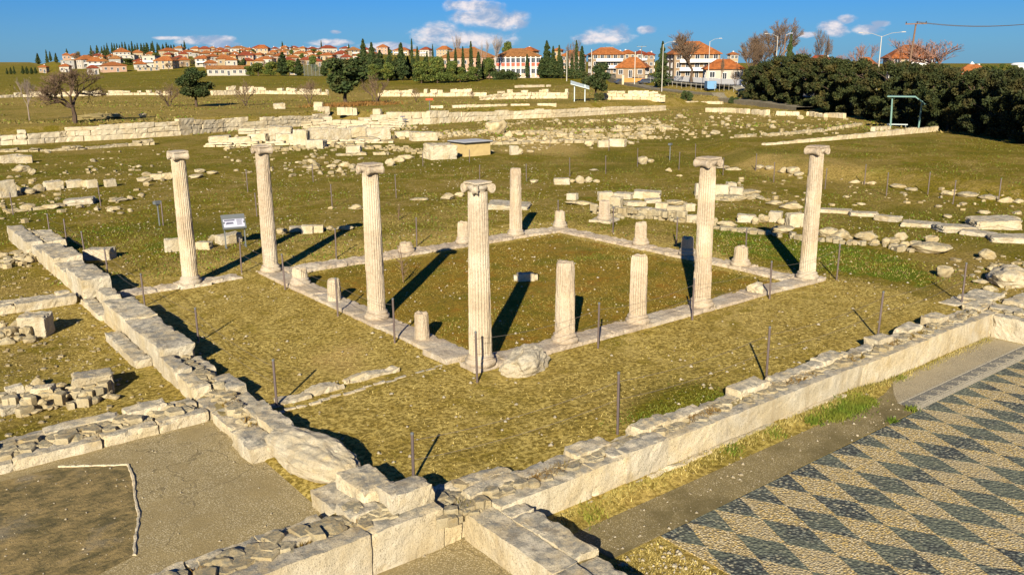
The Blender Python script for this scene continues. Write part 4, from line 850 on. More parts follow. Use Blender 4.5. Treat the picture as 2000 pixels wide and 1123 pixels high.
p = at(1132, 199); k = scale_at(p); a = math.atan2(p.y-CY, p.x-CX)-math.pi/2; t = thing('shelter', 'pale grey monopitch shelter on thin legs beside the bushy tree', 'shelter', p, a); h = ztop(p.x, p.y, 165)-p.z; w = 30*k
for s in (-1, 1):
    for y in (0, 2.5): mb = MB(); mb.box((s*w*.34, y, h*.47), (.16, .16, h*.98)); mb.build('post', 'pale_sheet', t)
mb = MB(); x0, x1 = -w*.6, w*.62; mb.add([(x0, -.6, h), (x1, -.6, h-.9), (x1, 3.1, h-.5), (x0, 3.1, h+.5), (x0, -.6, h+.12), (x1, -.6, h-.78), (x1, 3.1, h-.38), (x0, 3.1, h+.62)], [(3, 2, 1, 0), (4, 5, 6, 7), (0, 1, 5, 4), (1, 2, 6, 5), (2, 3, 7, 6), (3, 0, 4, 7)]); mb.build('roof', 'pale_sheet', t)
# ---- ruin walls in the middle distance: dressed courses along a line of picture points
def pwall(label, pts, courses, bl, rag=.3, thick=.6, seed=0, ms='ashlar', name='ruin_wall', rough=.04):
    rg = random.Random(seed); mb = MB(); P = [at(x, yb) for x, yb, yt in pts]; Ht = [max(.15, ztop(p.x, p.y, yt)-p.z) for p, (x, yb, yt) in zip(P, pts)]
    for (p, h0), (q, h1) in zip(zip(P, Ht), zip(P[1:], Ht[1:])):
        d = (q-p); L = Vector((d.x, d.y)).length; ang = math.atan2(d.y, d.x); n_ = Vector((-math.sin(ang), math.cos(ang)))
        for c in range(courses):
            s = -rg.uniform(0, .3)
            while s < L:
                bl_ = rg.uniform(*bl); e = min(L, s+bl_); t = max(0, (s+e)/2/L); hh = (h0+(h1-h0)*t)/courses; z0 = p.z+(q.z-p.z)*t
                top = c == courses-1
                if top and rg.random() < rag: s = e; continue
                za = z0+hh*c-(.3 if c == 0 else 0); zb = z0+hh*(c+1)*(1+rg.uniform(-.12, .08)*top); j = rg.uniform(-.05, .05)
                if e-s > .15:
                    V, Fc = block_geo(0, e-s-.03, -thick/2+j, thick/2+j, za, zb-.015, rg.random()*50, max(.3, thick/2), rough, .05)
                    ca, sa = math.cos(ang), math.sin(ang); mb.add([(p.x+(s+v.x)*ca-v.y*sa, p.y+(s+v.x)*sa+v.y*ca, v.z) for v in V], Fc)
                s = e
    return tag(mb.build(name, ms), label, 'wall')
pwall('long stepped ashlar wall of pale blocks below the field with the big bare tree', [(-40, 287, 258), (0, 284, 256), (55, 282, 251), (130, 277, 246), (200, 274, 243), (270, 270, 241), (350, 265, 234), (440, 257, 232), (520, 252, 228), (600, 246, 226), (640, 243, 222)], 3, (1.0, 2.3), .12, .7, 5)
pwall('straight pale ashlar wall running off behind the red sign', [(705, 247, 232), (760, 245, 220), (840, 243, 218), (900, 239, 217), (1000, 233, 216), (1080, 230, 213), (1150, 226, 210), (1230, 221, 208), (1298, 216, 207)], 2, (1.2, 2.8), .06, .7, 6)
pwall('stepped ruin wall of yellow blocks filling the gap between the ashlar walls', [(592, 252, 236), (650, 250, 226), (700, 250, 227), (790, 249, 238)], 3, (.8, 1.9), .35, .9, 7)
pwall('low ruin row topped by a small square block above the ashlar walls', [(612, 217, 207), (640, 220, 209), (700, 222, 211), (745, 224, 214)], 1, (.6, 1.5), .2, .7, 8)
pwall('broken pale wall far left along the back of the field', [(-30, 193, 182), (45, 190, 180), (120, 189, 179), (200, 187, 178), (290, 186, 177), (335, 187, 179)], 2, (.8, 2), .35, .8, 9, rough=.09)
pwall('broken pale wall behind the three low bare trees', [(415, 187, 168), (470, 185, 169), (520, 184, 171), (600, 185, 173), (640, 186, 176)], 2, (.8, 2), .4, .8, 10, rough=.09)
pwall('broken pale wall below the middle cypress trees', [(740, 189, 176), (800, 189, 176), (870, 189, 175), (950, 188, 174)], 2, (.7, 1.8), .35, .8, 12, rough=.09)
pwall('rough terraced pale wall behind the grey shelter', [(940, 196, 184), (990, 194, 176), (1060, 193, 174), (1110, 193, 176)], 3, (.7, 1.8), .3, .8, 13, rough=.09)
pwall('rough pale wall ending at the road embankment', [(1180, 195, 176), (1230, 195, 177), (1290, 196, 178), (1296, 197, 183)], 3, (.7, 1.8), .3, .8, 14, rough=.09)
pwall('small white wall line on the green bank over the shelter', [(1008, 172, 167), (1075, 170, 166)], 1, (1, 2), .2, .6, 15)
pwall('long low pale wall climbing towards the green shelter', [(1493, 284, 280), (1560, 279, 273), (1640, 273, 265), (1700, 268, 258), (1760, 263, 252), (1828, 257, 246)], 1, (1.5, 3), .0, .5, 16)
pwall('short pale wall piece behind the bench', [(1706, 257, 247), (1736, 254, 246)], 1, (1, 2), 0, .5, 17)
pwall('broken low wall in front of the hedge', [(1380, 219, 210), (1440, 221, 212), (1500, 226, 215)], 1, (.7, 1.6), .2, .7, 18)
pwall('low cream wall pieces at the foot of the hedge', [(1518, 226, 217), (1582, 227, 218), (1612, 230, 224), (1614, 229, 220), (1660, 232, 222)], 1, (.8, 1.6), .1, .6, 19)
pwall('thin grassy stone kerb curving before the hedge', [(1440, 269, 264), (1530, 264, 258), (1600, 258, 252), (1680, 246, 240)], 1, (.6, 1.6), .15, .5, 20, 'rubble', rough=.08)
pwall('two low pale wall bits left of the hedge foot', [(1336, 203, 197), (1372, 204, 199), (1376, 203, 198), (1412, 204, 198)], 1, (.6, 1.4), .15, .6, 22)
pwall('thin pale wall line above the straight ashlar wall', [(845, 212, 206), (900, 211, 205), (1000, 207, 203), (1100, 207, 202)], 1, (.8, 2), .25, .6, 23)
pwall('pale wall line on the lower terrace edge by the ochre block', [(0, 416, 410), (40, 413, 408), (90, 408, 402), (128, 402, 395)], 1, (.5, 1.2), .25, .4, 24, 'rubble', rough=.05)
pwall('foundation line half sunk below the ashlar wall', [(0, 297, 291), (80, 296, 289), (150, 293, 285), (230, 287, 277), (300, 283, 271)], 2, (.6, 1.6), .4, .7, 25, 'rubble', rough=.09)
pwall('long worn foundation wall below the block heap', [(405, 287, 280), (520, 284, 276), (640, 281, 273), (770, 279, 271)], 2, (.8, 2.2), .3, .8, 26, 'stone', rough=.07)
pwall('second pale wall line rising behind the block heap', [(470, 262, 252), (560, 259, 248), (660, 256, 246), (780, 254, 245)], 2, (.9, 2.2), .2, .8, 27, 'ashlar', rough=.06)
pwall('grassy wall line among the rubble of the ruin field', [(985, 265, 259), (1080, 261, 255), (1200, 257, 251), (1318, 253, 247)], 1, (.5, 1.4), .25, .7, 28, 'rubble', rough=.1)
pwall('lower wall line of the ruin field ending in ochre blocks', [(950, 283, 277), (1060, 280, 274), (1160, 279, 273)], 1, (.5, 1.4), .3, .7, 29, 'rubble', rough=.1)
pwall('short pale wall line on the slope by the single column tops', [(620, 306, 302), (700, 303, 298), (760, 302, 297)], 1, (.5, 1.3), .35, .6, 30, 'rubble', rough=.08)
row('the block heap below the stepped wall', [(411, 266, 450, 286, 'b', 'long cream'), (448, 268, 490, 286, 'b', 'grey'), (527, 248, 571, 277, 'b', 'big worn'), (540, 262, 578, 284, 'b', 'low'), (576, 256, 603, 287, 'b', 'yellow streaked'), (602, 274, 636, 292, 'b', 'square'), (605, 250, 650, 276, 'b', 'big grey'), (645, 252, 684, 277, 'b', 'worn'),
  (683, 248, 718, 270, 'b', 'large grey'), (716, 250, 762, 275, 'b', 'wide worn'), (690, 266, 740, 279, 'r', 'flat'), (802, 258, 852, 277, 'b', 'low wide'), (772, 257, 800, 270), (488, 262, 526, 278, 'b', 'low'), (536, 203, 556, 214, 'b', 'lone cream'), (614, 201, 631, 217, 'b', 'upright')], kind='b')
row('the mounds beside the roofed box', [(948, 236, 992, 264, 'r', 'heaped'), (996, 286, 1012, 304, 'b', 'yellow'), (1008, 290, 1022, 303), (1028, 293, 1044, 299, 'r', 'flat'), (1141, 275, 1159, 287, 'r', 'white'), (1168, 275, 1190, 289, 'b', 'ochre'), (1190, 272, 1222, 288, 'b', 'ochre'), (985, 256, 1002, 270)])
# scattered rubble: one object per stone, alike within a field
def online(L, rg, jit=1.6):
    l = rg.choice(L); i = rg.randrange(len(l)-1); t = rg.random(); return l[i][0]*(1-t)+l[i+1][0]*t, l[i][1]*(1-t)+l[i+1][1]*t+rg.gauss(0, jit)
def scatter(poly, n, s0, s1, label, group, seed, pool=None, flat=.55):
    rg = random.Random(seed); k = 0; lin = isinstance(poly[0], list)
    xs = [0] if lin else [q[0] for q in poly]; ys = [0] if lin else [q[1] for q in poly]
    while k < n:
        px, py = online(poly, rg) if lin else (rg.uniform(min(xs), max(xs)), rg.uniform(min(ys), max(ys))); ins = lin
        for i in range(0 if lin else len(poly)):
            (xa, ya), (xb, yb) = poly[i], poly[i-1]
            if (ya > py) != (yb > py) and px < (xb-xa)*(py-ya)/(yb-ya)+xa: ins = not ins
        if not ins: continue
        p = at(px, py); s = s0+(s1-s0)*rg.random()**2; o = bpy.data.objects.new('rubble_stone', rg.choice(pool or PEB)); COL.objects.link(o)
        hz = s*rg.uniform(.35, .8)*flat/.55; o.scale = (s, s*rg.uniform(.6, 1), hz); o.location = (p.x, p.y, p.z+hz*.28); o.rotation_euler = (rg.uniform(-.2, .2), rg.uniform(-.2, .2), rg.uniform(0, 6.3)); tag(o, label, 'stone', group); k += 1
LN = [[(955, 243), (1200, 236), (1290, 240)], [(985, 262), (1150, 254), (1318, 248)], [(960, 272), (1100, 268), (1310, 270)], [(1000, 279), (1120, 276), (1240, 284)], [(850, 268), (930, 262), (990, 250)], [(1040, 262), (1180, 270), (1300, 258)]]
scatter(LN, 125, .3, 1.0, 'pale broken stone in the rubble field behind the roofed box', 'stones of the rubble field', 1)
scatter([(440, 268), (780, 262), (830, 300), (640, 345), (440, 330)], 30, .2, .7, 'small pale stone strewn on the slope below the heap of big ruin blocks', 'stones on the slope', 2)
scatter([(0, 300), (330, 290), (330, 360), (250, 415), (0, 430)], 26, .25, .8, 'small stone in the mossy turf around the stone line at the picture edge', 'stones in the mossy turf', 3)
scatter([(1320, 215), (1680, 235), (1500, 262), (1330, 270)], 18, .4, 1.2, 'pale stone lying on the green slope before the hedge', 'stones before the hedge', 4)
scatter([(1640, 345), (2000, 395), (2000, 480), (1880, 430), (1640, 400)], 16, .2, .7, 'small flat pale stone on the worn turf along the far rope posts', 'stones by the far rope posts', 5)
scatter([(1900, 520), (2000, 515), (2000, 600), (1900, 590)], 22, .12, .5, 'small stone in the gravelly turf before the mosaic corner boulder', 'stones by the corner boulder', 6)
def field_rubble(poly, n, s0, s1, seed):
    lin = isinstance(poly[0], list)
    rg = random.Random(seed); mb = MB(); xs = [0] if lin else [q[0] for q in poly]; ys = [0] if lin else [q[1] for q in poly]; k = 0
    while k < n:
        px, py = online(poly, rg, 2.2) if lin else (rg.uniform(min(xs), max(xs)), rg.uniform(min(ys), max(ys))); ins = lin
        for i in range(0 if lin else len(poly)):
            (xa, ya), (xb, yb) = poly[i], poly[i-1]
            if (ya > py) != (yb > py) and px < (xb-xa)*(py-ya)/(yb-ya)+xa: ins = not ins
        if not ins: continue
        k += 1; p = at(px, py)
        if noise.noise((p.x*.16, p.y*.16, seed)) < rg.uniform(-.5, .25): continue
        V, Fc = rg.choice(LOWROCK); s = s0+(s1-s0)*rg.random()**3; a = rg.uniform(0, 6.3); ca, sa = math.cos(a), math.sin(a); sy, sz = s*rg.uniform(.5, 1), s*rg.uniform(.25, .6)
        mb.add([(p.x+v.x*s*ca-v.y*sy*sa, p.y+v.x*s*sa+v.y*sy*ca, p.z+sz*.2+v.z*sz) for v in V], Fc)
    tag(mb.build('field_rubble', 'rubble_field'), kind='stuff')
LM = [[(420, 282), (600, 278), (770, 276)], [(440, 290), (560, 292), (640, 288)], [(520, 262), (700, 262), (800, 268)], [(650, 285), (760, 290), (840, 300)], [(480, 247), (590, 245), (700, 252)], [(740, 256), (800, 252), (900, 262)]]
field_rubble(LN, 2300, .12, .8, 3); field_rubble(LM, 1500, .12, .9, 33)
field_rubble([(850, 262), (960, 232), (1300, 228), (1330, 272), (1180, 290), (860, 300)], 700, .12, .5, 34)
field_rubble([(440, 290), (860, 295), (860, 330), (640, 350), (440, 340)], 420, .1, .6, 4)
field_rubble([(0, 295), (340, 280), (340, 350), (250, 420), (0, 440)], 520, .08, .5, 5)
field_rubble([(1300, 212), (1690, 232), (1640, 262), (1320, 275)], 420, .15, .8, 6)
field_rubble([(1380, 330), (1680, 350), (2000, 380), (2000, 490), (1850, 440), (1400, 390)], 200, .06, .45, 7)
field_rubble([(1850, 510), (2000, 490), (2000, 610), (1880, 600)], 240, .05, .3, 8)
field_rubble([(0, 560), (280, 620), (440, 790), (150, 830), (0, 860)], 700, .03, .16, 9)
field_rubble([(0, 480), (60, 470), (160, 560), (0, 590)], 160, .03, .2, 10)
# loose gravel and pale specks on the turf: too many to count
rg = np.random.default_rng(4); n = 9000
qx = rg.uniform(-14, 30, n); qy = rg.uniform(-9, 45, n)
keep = ~(((qx > -2.0) & (qy < -7.5)) | ((qx > 7) & (qy < -6)) | ((qx < -6.2) & (qy < 1.0) & (qy > -5)))
dens = np.array([noise.noise((x*.35, y*.35, 2)) for x, y in zip(qx, qy)]); keep &= (dens+rg.uniform(-.5, .5, n)) > -.05
qx, qy = qx[keep], qy[keep]; n = len(qx); s = .018+.05*rg.random(n)**3
octv = np.array([(1, 0, 0), (0, 1, 0), (-1, 0, 0), (0, -1, 0), (0, 0, .7), (0, 0, -.5)]); octf = np.array([(0, 1, 4), (1, 2, 4), (2, 3, 4), (3, 0, 4), (1, 0, 5), (2, 1, 5), (3, 2, 5), (0, 3, 5)])
qz = np.array([H(x, y) for x, y in zip(qx, qy)])
vv = octv[None]*s[:, None, None]*rg.uniform(.6, 1.3, (n, 6, 1)); vv[:, :, 0] += qx[:, None]; vv[:, :, 1] += qy[:, None]; vv[:, :, 2] += (qz+s*.25)[:, None]
tag(np_mesh('gravel', vv.reshape(-1, 3), (octf[None]+np.arange(n)[:, None, None]*6).reshape(-1, 3), 'boulder'), kind='stuff')
# short turf: blades in the near court and lush tufts where the photo is green
def blades(name, xs, ys, h0, h1, w, ms, seed, lean=.6, zf=H):
    g = np.random.default_rng(seed); n = len(xs); a = g.uniform(0, 6.28, n); h = g.uniform(h0, h1, n); la = g.uniform(0, 6.28, n); ln = h*lean*g.uniform(.2, 1.2, n)
    z = np.array([zf(x, y) for x, y in zip(xs, ys)]); dx, dy = np.cos(a)*w, np.sin(a)*w
    v = np.zeros((n, 3, 3)); v[:, 0] = np.stack([xs-dx, ys-dy, z-.01], 1); v[:, 1] = np.stack([xs+dx, ys+dy, z-.01], 1); v[:, 2] = np.stack([xs+np.cos(la)*ln, ys+np.sin(la)*ln, z+h], 1)
    return tag(np_mesh(name, v.reshape(-1, 3), np.arange(n*3).reshape(-1, 3), ms), kind='stuff')
g = np.random.default_rng(9); M['tuft_dry'] = leaf_mat('tuft_dry', (.10, .075, .02), (.25, .185, .06), (.12, .10, .02))
def turf(n, box, thr, seed, sc=.5):
    x = g.uniform(box[0], box[1], n); y = g.uniform(box[2], box[3], n); d = np.array([noise.noise((a*sc, b*sc, seed)) for a, b in zip(x, y)])
    k = d+g.uniform(-.35, .35, n) > thr
    k &= ~((x < -6.1) & (y < 1.3) & (y > -5.5)); k &= ~((y < -5.6)); k &= ~((x < -5.3) & (x > -6.6)); return x[k], y[k]
x, y = turf(80000, (-14, 19, -5, 22), -.15, 1); blades('grass', x, y, .015, .05, .011, 'grass_dry', 1, 1.4)
n = 60000; px_ = g.uniform(-60, 2060, n); py_ = 560-330*g.random(n)**.8; P3 = []
for a, b in zip(px_, py_):
    z_ = -.12; d = ray(a, b); t_ = (z_-CZ)/d.z; X, Y = CX+d.x*t_, CY+d.y*t_
    if (-6.6 < X < 15 and -6 < Y < 13.6): continue
    if noise.noise((X*.25, Y*.25, 6))+noise.noise((X*.9, Y*.9, 6))*.6 > -.05: P3.append((X, Y))
P3 = np.array(P3); hh = len(P3)//2
blades('turf_tufts', P3[:hh, 0], P3[:hh, 1], .03, .10, .035, 'grass', 21, 1.0); blades('dry_tufts', P3[hh:, 0], P3[hh:, 1], .03, .12, .03, 'tuft_dry', 22, 1.0)
# green tufts
GT = [(1330, 815, 1.0, 900), (1385, 785, 1.0, 900), (1270, 815, .8, 500), (1470, 478, 1.8, 900), (1560, 492, 2.0, 900), (1640, 503, 2.0, 900), (1720, 512, 1.6, 600), (1150, 503, .8, 500), (690, 515, 1.6, 500), (1000, 600, 1.5, 300), (900, 640, 1.4, 300), (1700, 520, 2, 300), (1420, 452, 1.0, 300), (330, 470, 2, 500)]
xs = []; ys = []
for px, py, r_, n in GT:
    p = at(px, py); a = g.normal(0, r_*.8, n); b = g.normal(0, r_*.55, n); xs += list(p.x+a); ys += list(p.y+b*.7)
blades('green_grass', np.array(xs), np.array(ys), .02, .055, .014, 'grass', 3, 1.2)
xs = []; ys = []; 
for x0, y0, r_, n in ((5.2, -6.62, .34, 900), (5.8, -6.62, .36, 900), (6.4, -6.60, .33, 800), (4.5, -6.5, .22, 250), (1.8, -6.4, .2, 90), (3.2, -6.42, .2, 100), (6.9, -7.55, .14, 160), (5.9, -7.6, .12, 120), (-2.3, -6.5, .25, 120), (8.6, -6.3, .2, 80)):
    xs += list(x0+g.normal(0, r_*.6, n)); ys += list(y0+g.normal(0, r_*.42, n))
blades('lush_grass', np.array(xs), np.array(ys), .04, .13, .016, 'grass', 4, 1.0)
n = 5200; xs = g.uniform(-3.0, 13.8, n); ys = -6.15-np.abs(g.normal(0, .13, n))-.06*(xs < 6); blades('dry_grass', xs, ys, .02, .09, .012, 'grass_dry', 5, .9)
n = 3500; xs = g.uniform(-3.4, -1.9, n); ys = g.uniform(-10.5, -7.7, n); blades('dry_grass', xs, ys, .02, .06, .012, 'grass_dry', 6, .9)
M['moss'] = leaf_mat('wall_moss', (.10, .055, .012), (.22, .13, .03), (.13, .11, .015))
n = 5200; xs = g.uniform(-4.6, 14, n); ys = g.uniform(-5.84, -5.56, n); kk = np.array([noise.noise((x*.9, 0, 4)) for x in xs])+g.uniform(-.2, .2, n) > .05
blades('wall_moss', xs[kk], ys[kk], .10, .17, .02, 'moss', 7, .8, lambda x, y: -.04)
n = 2200; xs = g.uniform(-13, -5.5, n); ys = g.uniform(-5.4, -4.95, n); kk = np.array([noise.noise((x*.9, 2, 4)) for x in xs]) > .12
blades('wall_moss', xs[kk], ys[kk], .10, .17, .02, 'moss', 8, .8, lambda x, y: .06)
n = 1500; ys = g.uniform(-.6, 4.4, n); xs = g.uniform(-6.1, -5.8, n); kk = np.array([noise.noise((7, y*.9, 4)) for y in ys]) > .0
blades('wall_moss', xs[kk], ys[kk], .08, .15, .02, 'moss', 9, .8, lambda x, y: .06)
def specks(n, box, z, s0, s1, seed, name='gravel'):
    q = np.random.default_rng(seed); x = q.uniform(box[0], box[1], n); y = q.uniform(box[2], box[3], n); s = s0+(s1-s0)*q.random(n)**4
    v = octv[None]*s[:, None, None]*q.uniform(.6, 1.3, (n, 6, 1)); v[:, :, 0] += x[:, None]; v[:, :, 1] += y[:, None]; v[:, :, 2] += z+s[:, None]*.25
    tag(np_mesh(name, v.reshape(-1, 3), (octf[None]+np.arange(n)[:, None, None]*6).reshape(-1, 3), 'boulder'), kind='stuff')
specks(200, (-2.8, 7, -7.6, -6.6), ZM-.006, .010, .042, 1); specks(260, (-11, -6.3, -4.2, 1), -.148, .008, .03, 2); specks(160, (-12, -8.6, -3.5, .3), -.143, .006, .03, 3); specks(500, (-3.2, -1.9, -11, -7.7), -.66, .015, .06, 4); specks(160, (-1.7, 10, -12, -7.7), ZM+.004, .008, .03, 5)
n = 26000; qx_ = g.uniform(-80, 2080, n); FP = []
for a in qx_:
    b = g.uniform(158, 248); d = ray(a, b); t_ = (.9-CZ)/d.z; X, Y = CX+d.x*t_, CY+d.y*t_
    if noise.noise((X*.05, Y*.05, 6))+noise.noise((X*.2, Y*.2, 6))*.6 > -.05: FP.append((X, Y))
FP = np.array(FP); hh = len(FP)*2//3
blades('far_grass', FP[:hh, 0], FP[:hh, 1], .08, .32, .16, 'tuft_dry', 31, .8); blades('far_green_grass', FP[hh:, 0], FP[hh:, 1], .06, .25, .16, 'grass', 32, .8)
# thin dead plant standing in the court, a few dry tufts
def twig_plant(px, yb, yt, label, sd):
    p = at(px, yb); h = ztop(p.x, p.y, yt)-p.z; rg = random.Random(sd); mb = MB()
    for k in range(3):
        a = rg.uniform(0, 6.3); mb.tube([(0, 0, 0), (math.cos(a)*h*.05, math.sin(a)*h*.05, h*.5), (math.cos(a)*h*.12, math.sin(a)*h*.12, h*rg.uniform(.7, 1))], [.018, .012, .006], 5)
    for k in range(16):
        z = rg.uniform(.1, .5)*h; a = rg.uniform(0, 6.3); l = rg.uniform(.1, .25)*h; mb.tube([(0, 0, z), (math.cos(a)*l, math.sin(a)*l, z+l*.9)], [.009, .004], 4)
    o = mb.build('dead_plant', 'twig_brown'); o.location = p; tag(o, label, 'plant')
twig_plant(788, 552, 466, 'thin tall dead plant stem growing inside the kerb near the stump row', 3)
twig_plant(779, 430, 396, 'dark wispy weed on the turf behind the mid kerb column', 5)
twig_plant(178, 275, 243, 'small leafless shrub against the stepped ashlar wall', 6)

# ---- trees
def leaf_mesh(name, pts, size, ms, seed, up=.0):
    g = np.random.default_rng(seed); n = len(pts); a = g.normal(size=(n, 3)); a /= np.linalg.norm(a, axis=1)[:, None]; b = g.normal(size=(n, 3)); b[:, 2] += up; b -= a*(a*b).sum(1)[:, None]; b /= np.linalg.norm(b, axis=1)[:, None]
    s = size*g.uniform(.6, 1.3, (n, 1)); w = s*g.uniform(.4, .7, (n, 1)); p = np.asarray(pts)
    v = np.stack([p-a*w-b*s, p+a*w-b*s*.6, p+a*w*.6+b*s, p-a*w*.8+b*s*.7], 1)
    me_o = np_mesh(name, v.reshape(-1, 3), np.arange(n*4).reshape(-1, 4), ms); return me_o
def cone_pts(n, h, w, prof, seed, lump=.25, z0=.05):
    g = np.random.default_rng(seed); out = []
    while len(out) < n:
        t = g.uniform(z0, 1); a = g.uniform(0, 2*math.pi); R_ = w/2*prof(t)
        R_ *= 1+lump*noise.noise((math.cos(a)*1.6, math.sin(a)*1.6, t*h/w*2.2+seed))*1.8+.12*g.normal()
        q = g.random()**.35
        if noise.noise((math.cos(a)*R_*q*1.2*2/w*3, math.sin(a)*R_*q*1.2*2/w*3, t*h*1.1+seed*3)) < -.28: continue
        out.append((math.cos(a)*R_*q, math.sin(a)*R_*q, t*h))
    return np.array(out)
def blob_pts(n, blobs, seed):
    g = np.random.default_rng(seed); vol = np.array([b[3]**2 for b in blobs]); pick = g.choice(len(blobs), n, p=vol/vol.sum()); out = []
    for i in pick:
        x, y, z, r_ = blobs[i]; d = g.normal(size=3); d /= np.linalg.norm(d); q = r_*g.random()**.33
        out.append((x+d[0]*q, y+d[1]*q, z+d[2]*q*.8))
    return np.array(out)
PROTO = {}
def trunk_geo(h, r_, sd, limbs=0, lh=.4):
    rg = random.Random(sd); mb = MB(); pts = [(0, 0, -.3)]; x = y = 0
    for k in range(1, 6): x += rg.uniform(-.05, .05)*h*.3; y += rg.uniform(-.05, .05)*h*.3; pts.append((x, y, h*k/5))
    mb.tube(pts, [r_*(1-.75*k/5) for k in range(6)], 8)
    for k in range(limbs):
        z = h*rg.uniform(lh, .8); a = rg.uniform(0, 6.3); l = h*rg.uniform(.25, .45); i = int(z/h*5); b = pts[min(i, 5)]
        mb.tube([(b[0], b[1], z), (b[0]+math.cos(a)*l*.5, b[1]+math.sin(a)*l*.5, z+l*.35), (b[0]+math.cos(a)*l, b[1]+math.sin(a)*l, z+l*.6)], [r_*.4, r_*.25, r_*.1], 6)
    return mb
def proto(kind, i):
    key = (kind, i)
    if key in PROTO: return PROTO[key]
    t = bpy.data.objects.new('tree', None); sd = i*17+len(kind)
    def leafy(pts, size, ms, up=0): o = leaf_mesh('crown', pts, size, ms, sd, up); o.parent = t; return o
    if kind == 'cypress':      # unit: 10 m high, 1.7 m wide
        leafy(cone_pts(2600, 10, 1.75, lambda u: max(.05, min(1, u*6))*(1-u)**.55*1.15, sd, .2), .17, 'leaf_cypress', 1.2); trunk_geo(7, .14, sd).build('trunk', 'bark', t)
    elif kind == 'conifer':    # 10 m high, 4.4 m wide
        leafy(cone_pts(4200, 10, 4.4, lambda u: max(.2, min(1, u*5))*(1-u)**.7*(1+.18*math.sin(u*40)), sd, .4), .27, 'leaf_cypress', .3); trunk_geo(8, .2, sd).build('trunk', 'bark', t)
    elif kind == 'spruce':
        leafy(cone_pts(4200, 10, 5.5, lambda u: max(.2, min(1, u*5))*(1-u)**.95*(1+.3*math.sin(u*46)), sd, .4, .08), .26, 'leaf_dark'); trunk_geo(9, .2, sd).build('trunk', 'bark', t)
    elif kind == 'pine':       # roundish light green, 8 m high 6 m wide
        rg = random.Random(sd); B = [(rg.uniform(-1.6, 1.6), rg.uniform(-1.6, 1.6), rg.uniform(1.4, 6.6)*1.0, rg.uniform(1.0, 1.7)) for _ in range(15)]; B = [(x*(1.25-z/9), y*(1.25-z/9), z, r_) for x, y, z, r_ in B]
        leafy(blob_pts(4600, B, sd), .22, 'leaf_pine'); trunk_geo(6, .2, sd, 4).build('trunk', 'bark', t)
    elif kind == 'broad':      # dark evergreen with a clear trunk, 8 m high 7 m wide
        rg = random.Random(sd); B = []
        for _ in range(20): a = rg.uniform(0, 6.3); q = rg.uniform(.3, 2.6); z = rg.uniform(2.8, 7.0); q *= 1-.35*abs(z-4.6)/2.6; B.append((math.cos(a)*q, math.sin(a)*q, z, rg.uniform(.75, 1.35)))
        leafy(blob_pts(5200, B, sd), .22, 'leaf_dark'); trunk_geo(6, .25, sd, 6, .35).build('trunk', 'bark', t)
    elif kind == 'hedge':      # dense from the ground, 8 m high 6 m wide
        rg = random.Random(sd); B = []
        for _ in range(80): a = rg.uniform(0, 6.3); q = rg.uniform(.2, 2.7); z = rg.uniform(.4, 7.0); q *= 1-.55*max(0, z-4.0)/3; B.append((math.cos(a)*q, math.sin(a)*q, z, rg.uniform(.4, .85)))
        leafy(blob_pts(14000, B, sd), .135, 'leaf_hedge'); trunk_geo(6, .22, sd, 3).build('trunk', 'bark', t)
    elif kind == 'shrub':
        rg = random.Random(sd); B = [(rg.uniform(-1.2, 1.2), rg.uniform(-1.2, 1.2), rg.uniform(.3, 1.5), rg.uniform(.5, .9)) for _ in range(9)]
        leafy(blob_pts(1800, B, sd), .16, 'leaf_dark'); trunk_geo(1.2, .08, sd, 2).build('trunk', 'bark', t)
    elif kind.startswith('bare'):
        rg = random.Random(sd); tk, tw = MB(), MB(); wide = {'bare': .74, 'bare_wide': .95, 'bare_low': .85, 'bare_tall': .42, 'bare_red': .8}[kind]; Ht = 8.0
        def grow(p, d, l, r_, lev):
            q = p+d*l*.5+Vector((rg.gauss(0, 1), rg.gauss(0, 1), rg.gauss(0, .5)))*l*.05; e = p+d*l+Vector((rg.gauss(0, 1), rg.gauss(0, 1), rg.gauss(0, .5)))*l*.07
            (tk if lev < 2 else tw).tube([p, q, e], [r_, r_*.82, r_*.62], 7 if lev < 2 else 4 if lev < 4 else 3, cap=False)
            if lev >= (6 if kind in ('bare', 'bare_wide') else 5): return
            n = (4 if lev == 0 else rg.choice((3, 3, 4)))
            for k in range(n):
                ax = Vector((rg.gauss(0, 1), rg.gauss(0, 1), rg.gauss(0, .35))).normalized(); nd = (d+ax*wide*rg.uniform(.6, 1.2)+Vector((0, 0, .18 if lev > 1 else .05))).normalized()
                grow(e if k < 2 or lev == 0 else p.lerp(e, rg.uniform(.45, .9)), nd, l*rg.uniform(.62, .86), max(.017, r_*rg.uniform(.5, .66)), lev+1)
        if kind == 'bare_low':
            for k in range(4): a = k*1.57+rg.random(); grow(Vector((0, 0, -.1)), Vector((math.cos(a)*.55, math.sin(a)*.55, 1)).normalized(), 1.7, .13, 1)
        else: grow(Vector((0, 0, -.2)), Vector((rg.uniform(-.1, .1), rg.uniform(-.1, .1), 1)).normalized(), {'bare_tall': 3.0, 'bare_wide': 1.5, 'bare_red': 1.7}.get(kind, 1.9), {'bare_wide': .22}.get(kind, .2), 0)
        zs = max(v[2] for v in tw.v)
        for b in (tk, tw): b.v = [(x*Ht/zs, y*Ht/zs, z*Ht/zs) for x, y, z in b.v]
        ms = {'bare_red': 'twig_red', 'bare_tall': 'bark_pale'}.get(kind, 'twig_brown'); tk.build('trunk', 'bark' if kind not in ('bare_tall',) else 'bark_pale', t); tw.build('crown', ms, t)
    PROTO[key] = t; return t
NOM = {'cypress': 10, 'conifer': 10, 'spruce': 10, 'pine': 7.6, 'broad': 7.8, 'hedge': 7.8, 'shrub': 2.1, 'bare': 8, 'bare_low': 8, 'bare_wide': 8, 'bare_tall': 8, 'bare_red': 8}
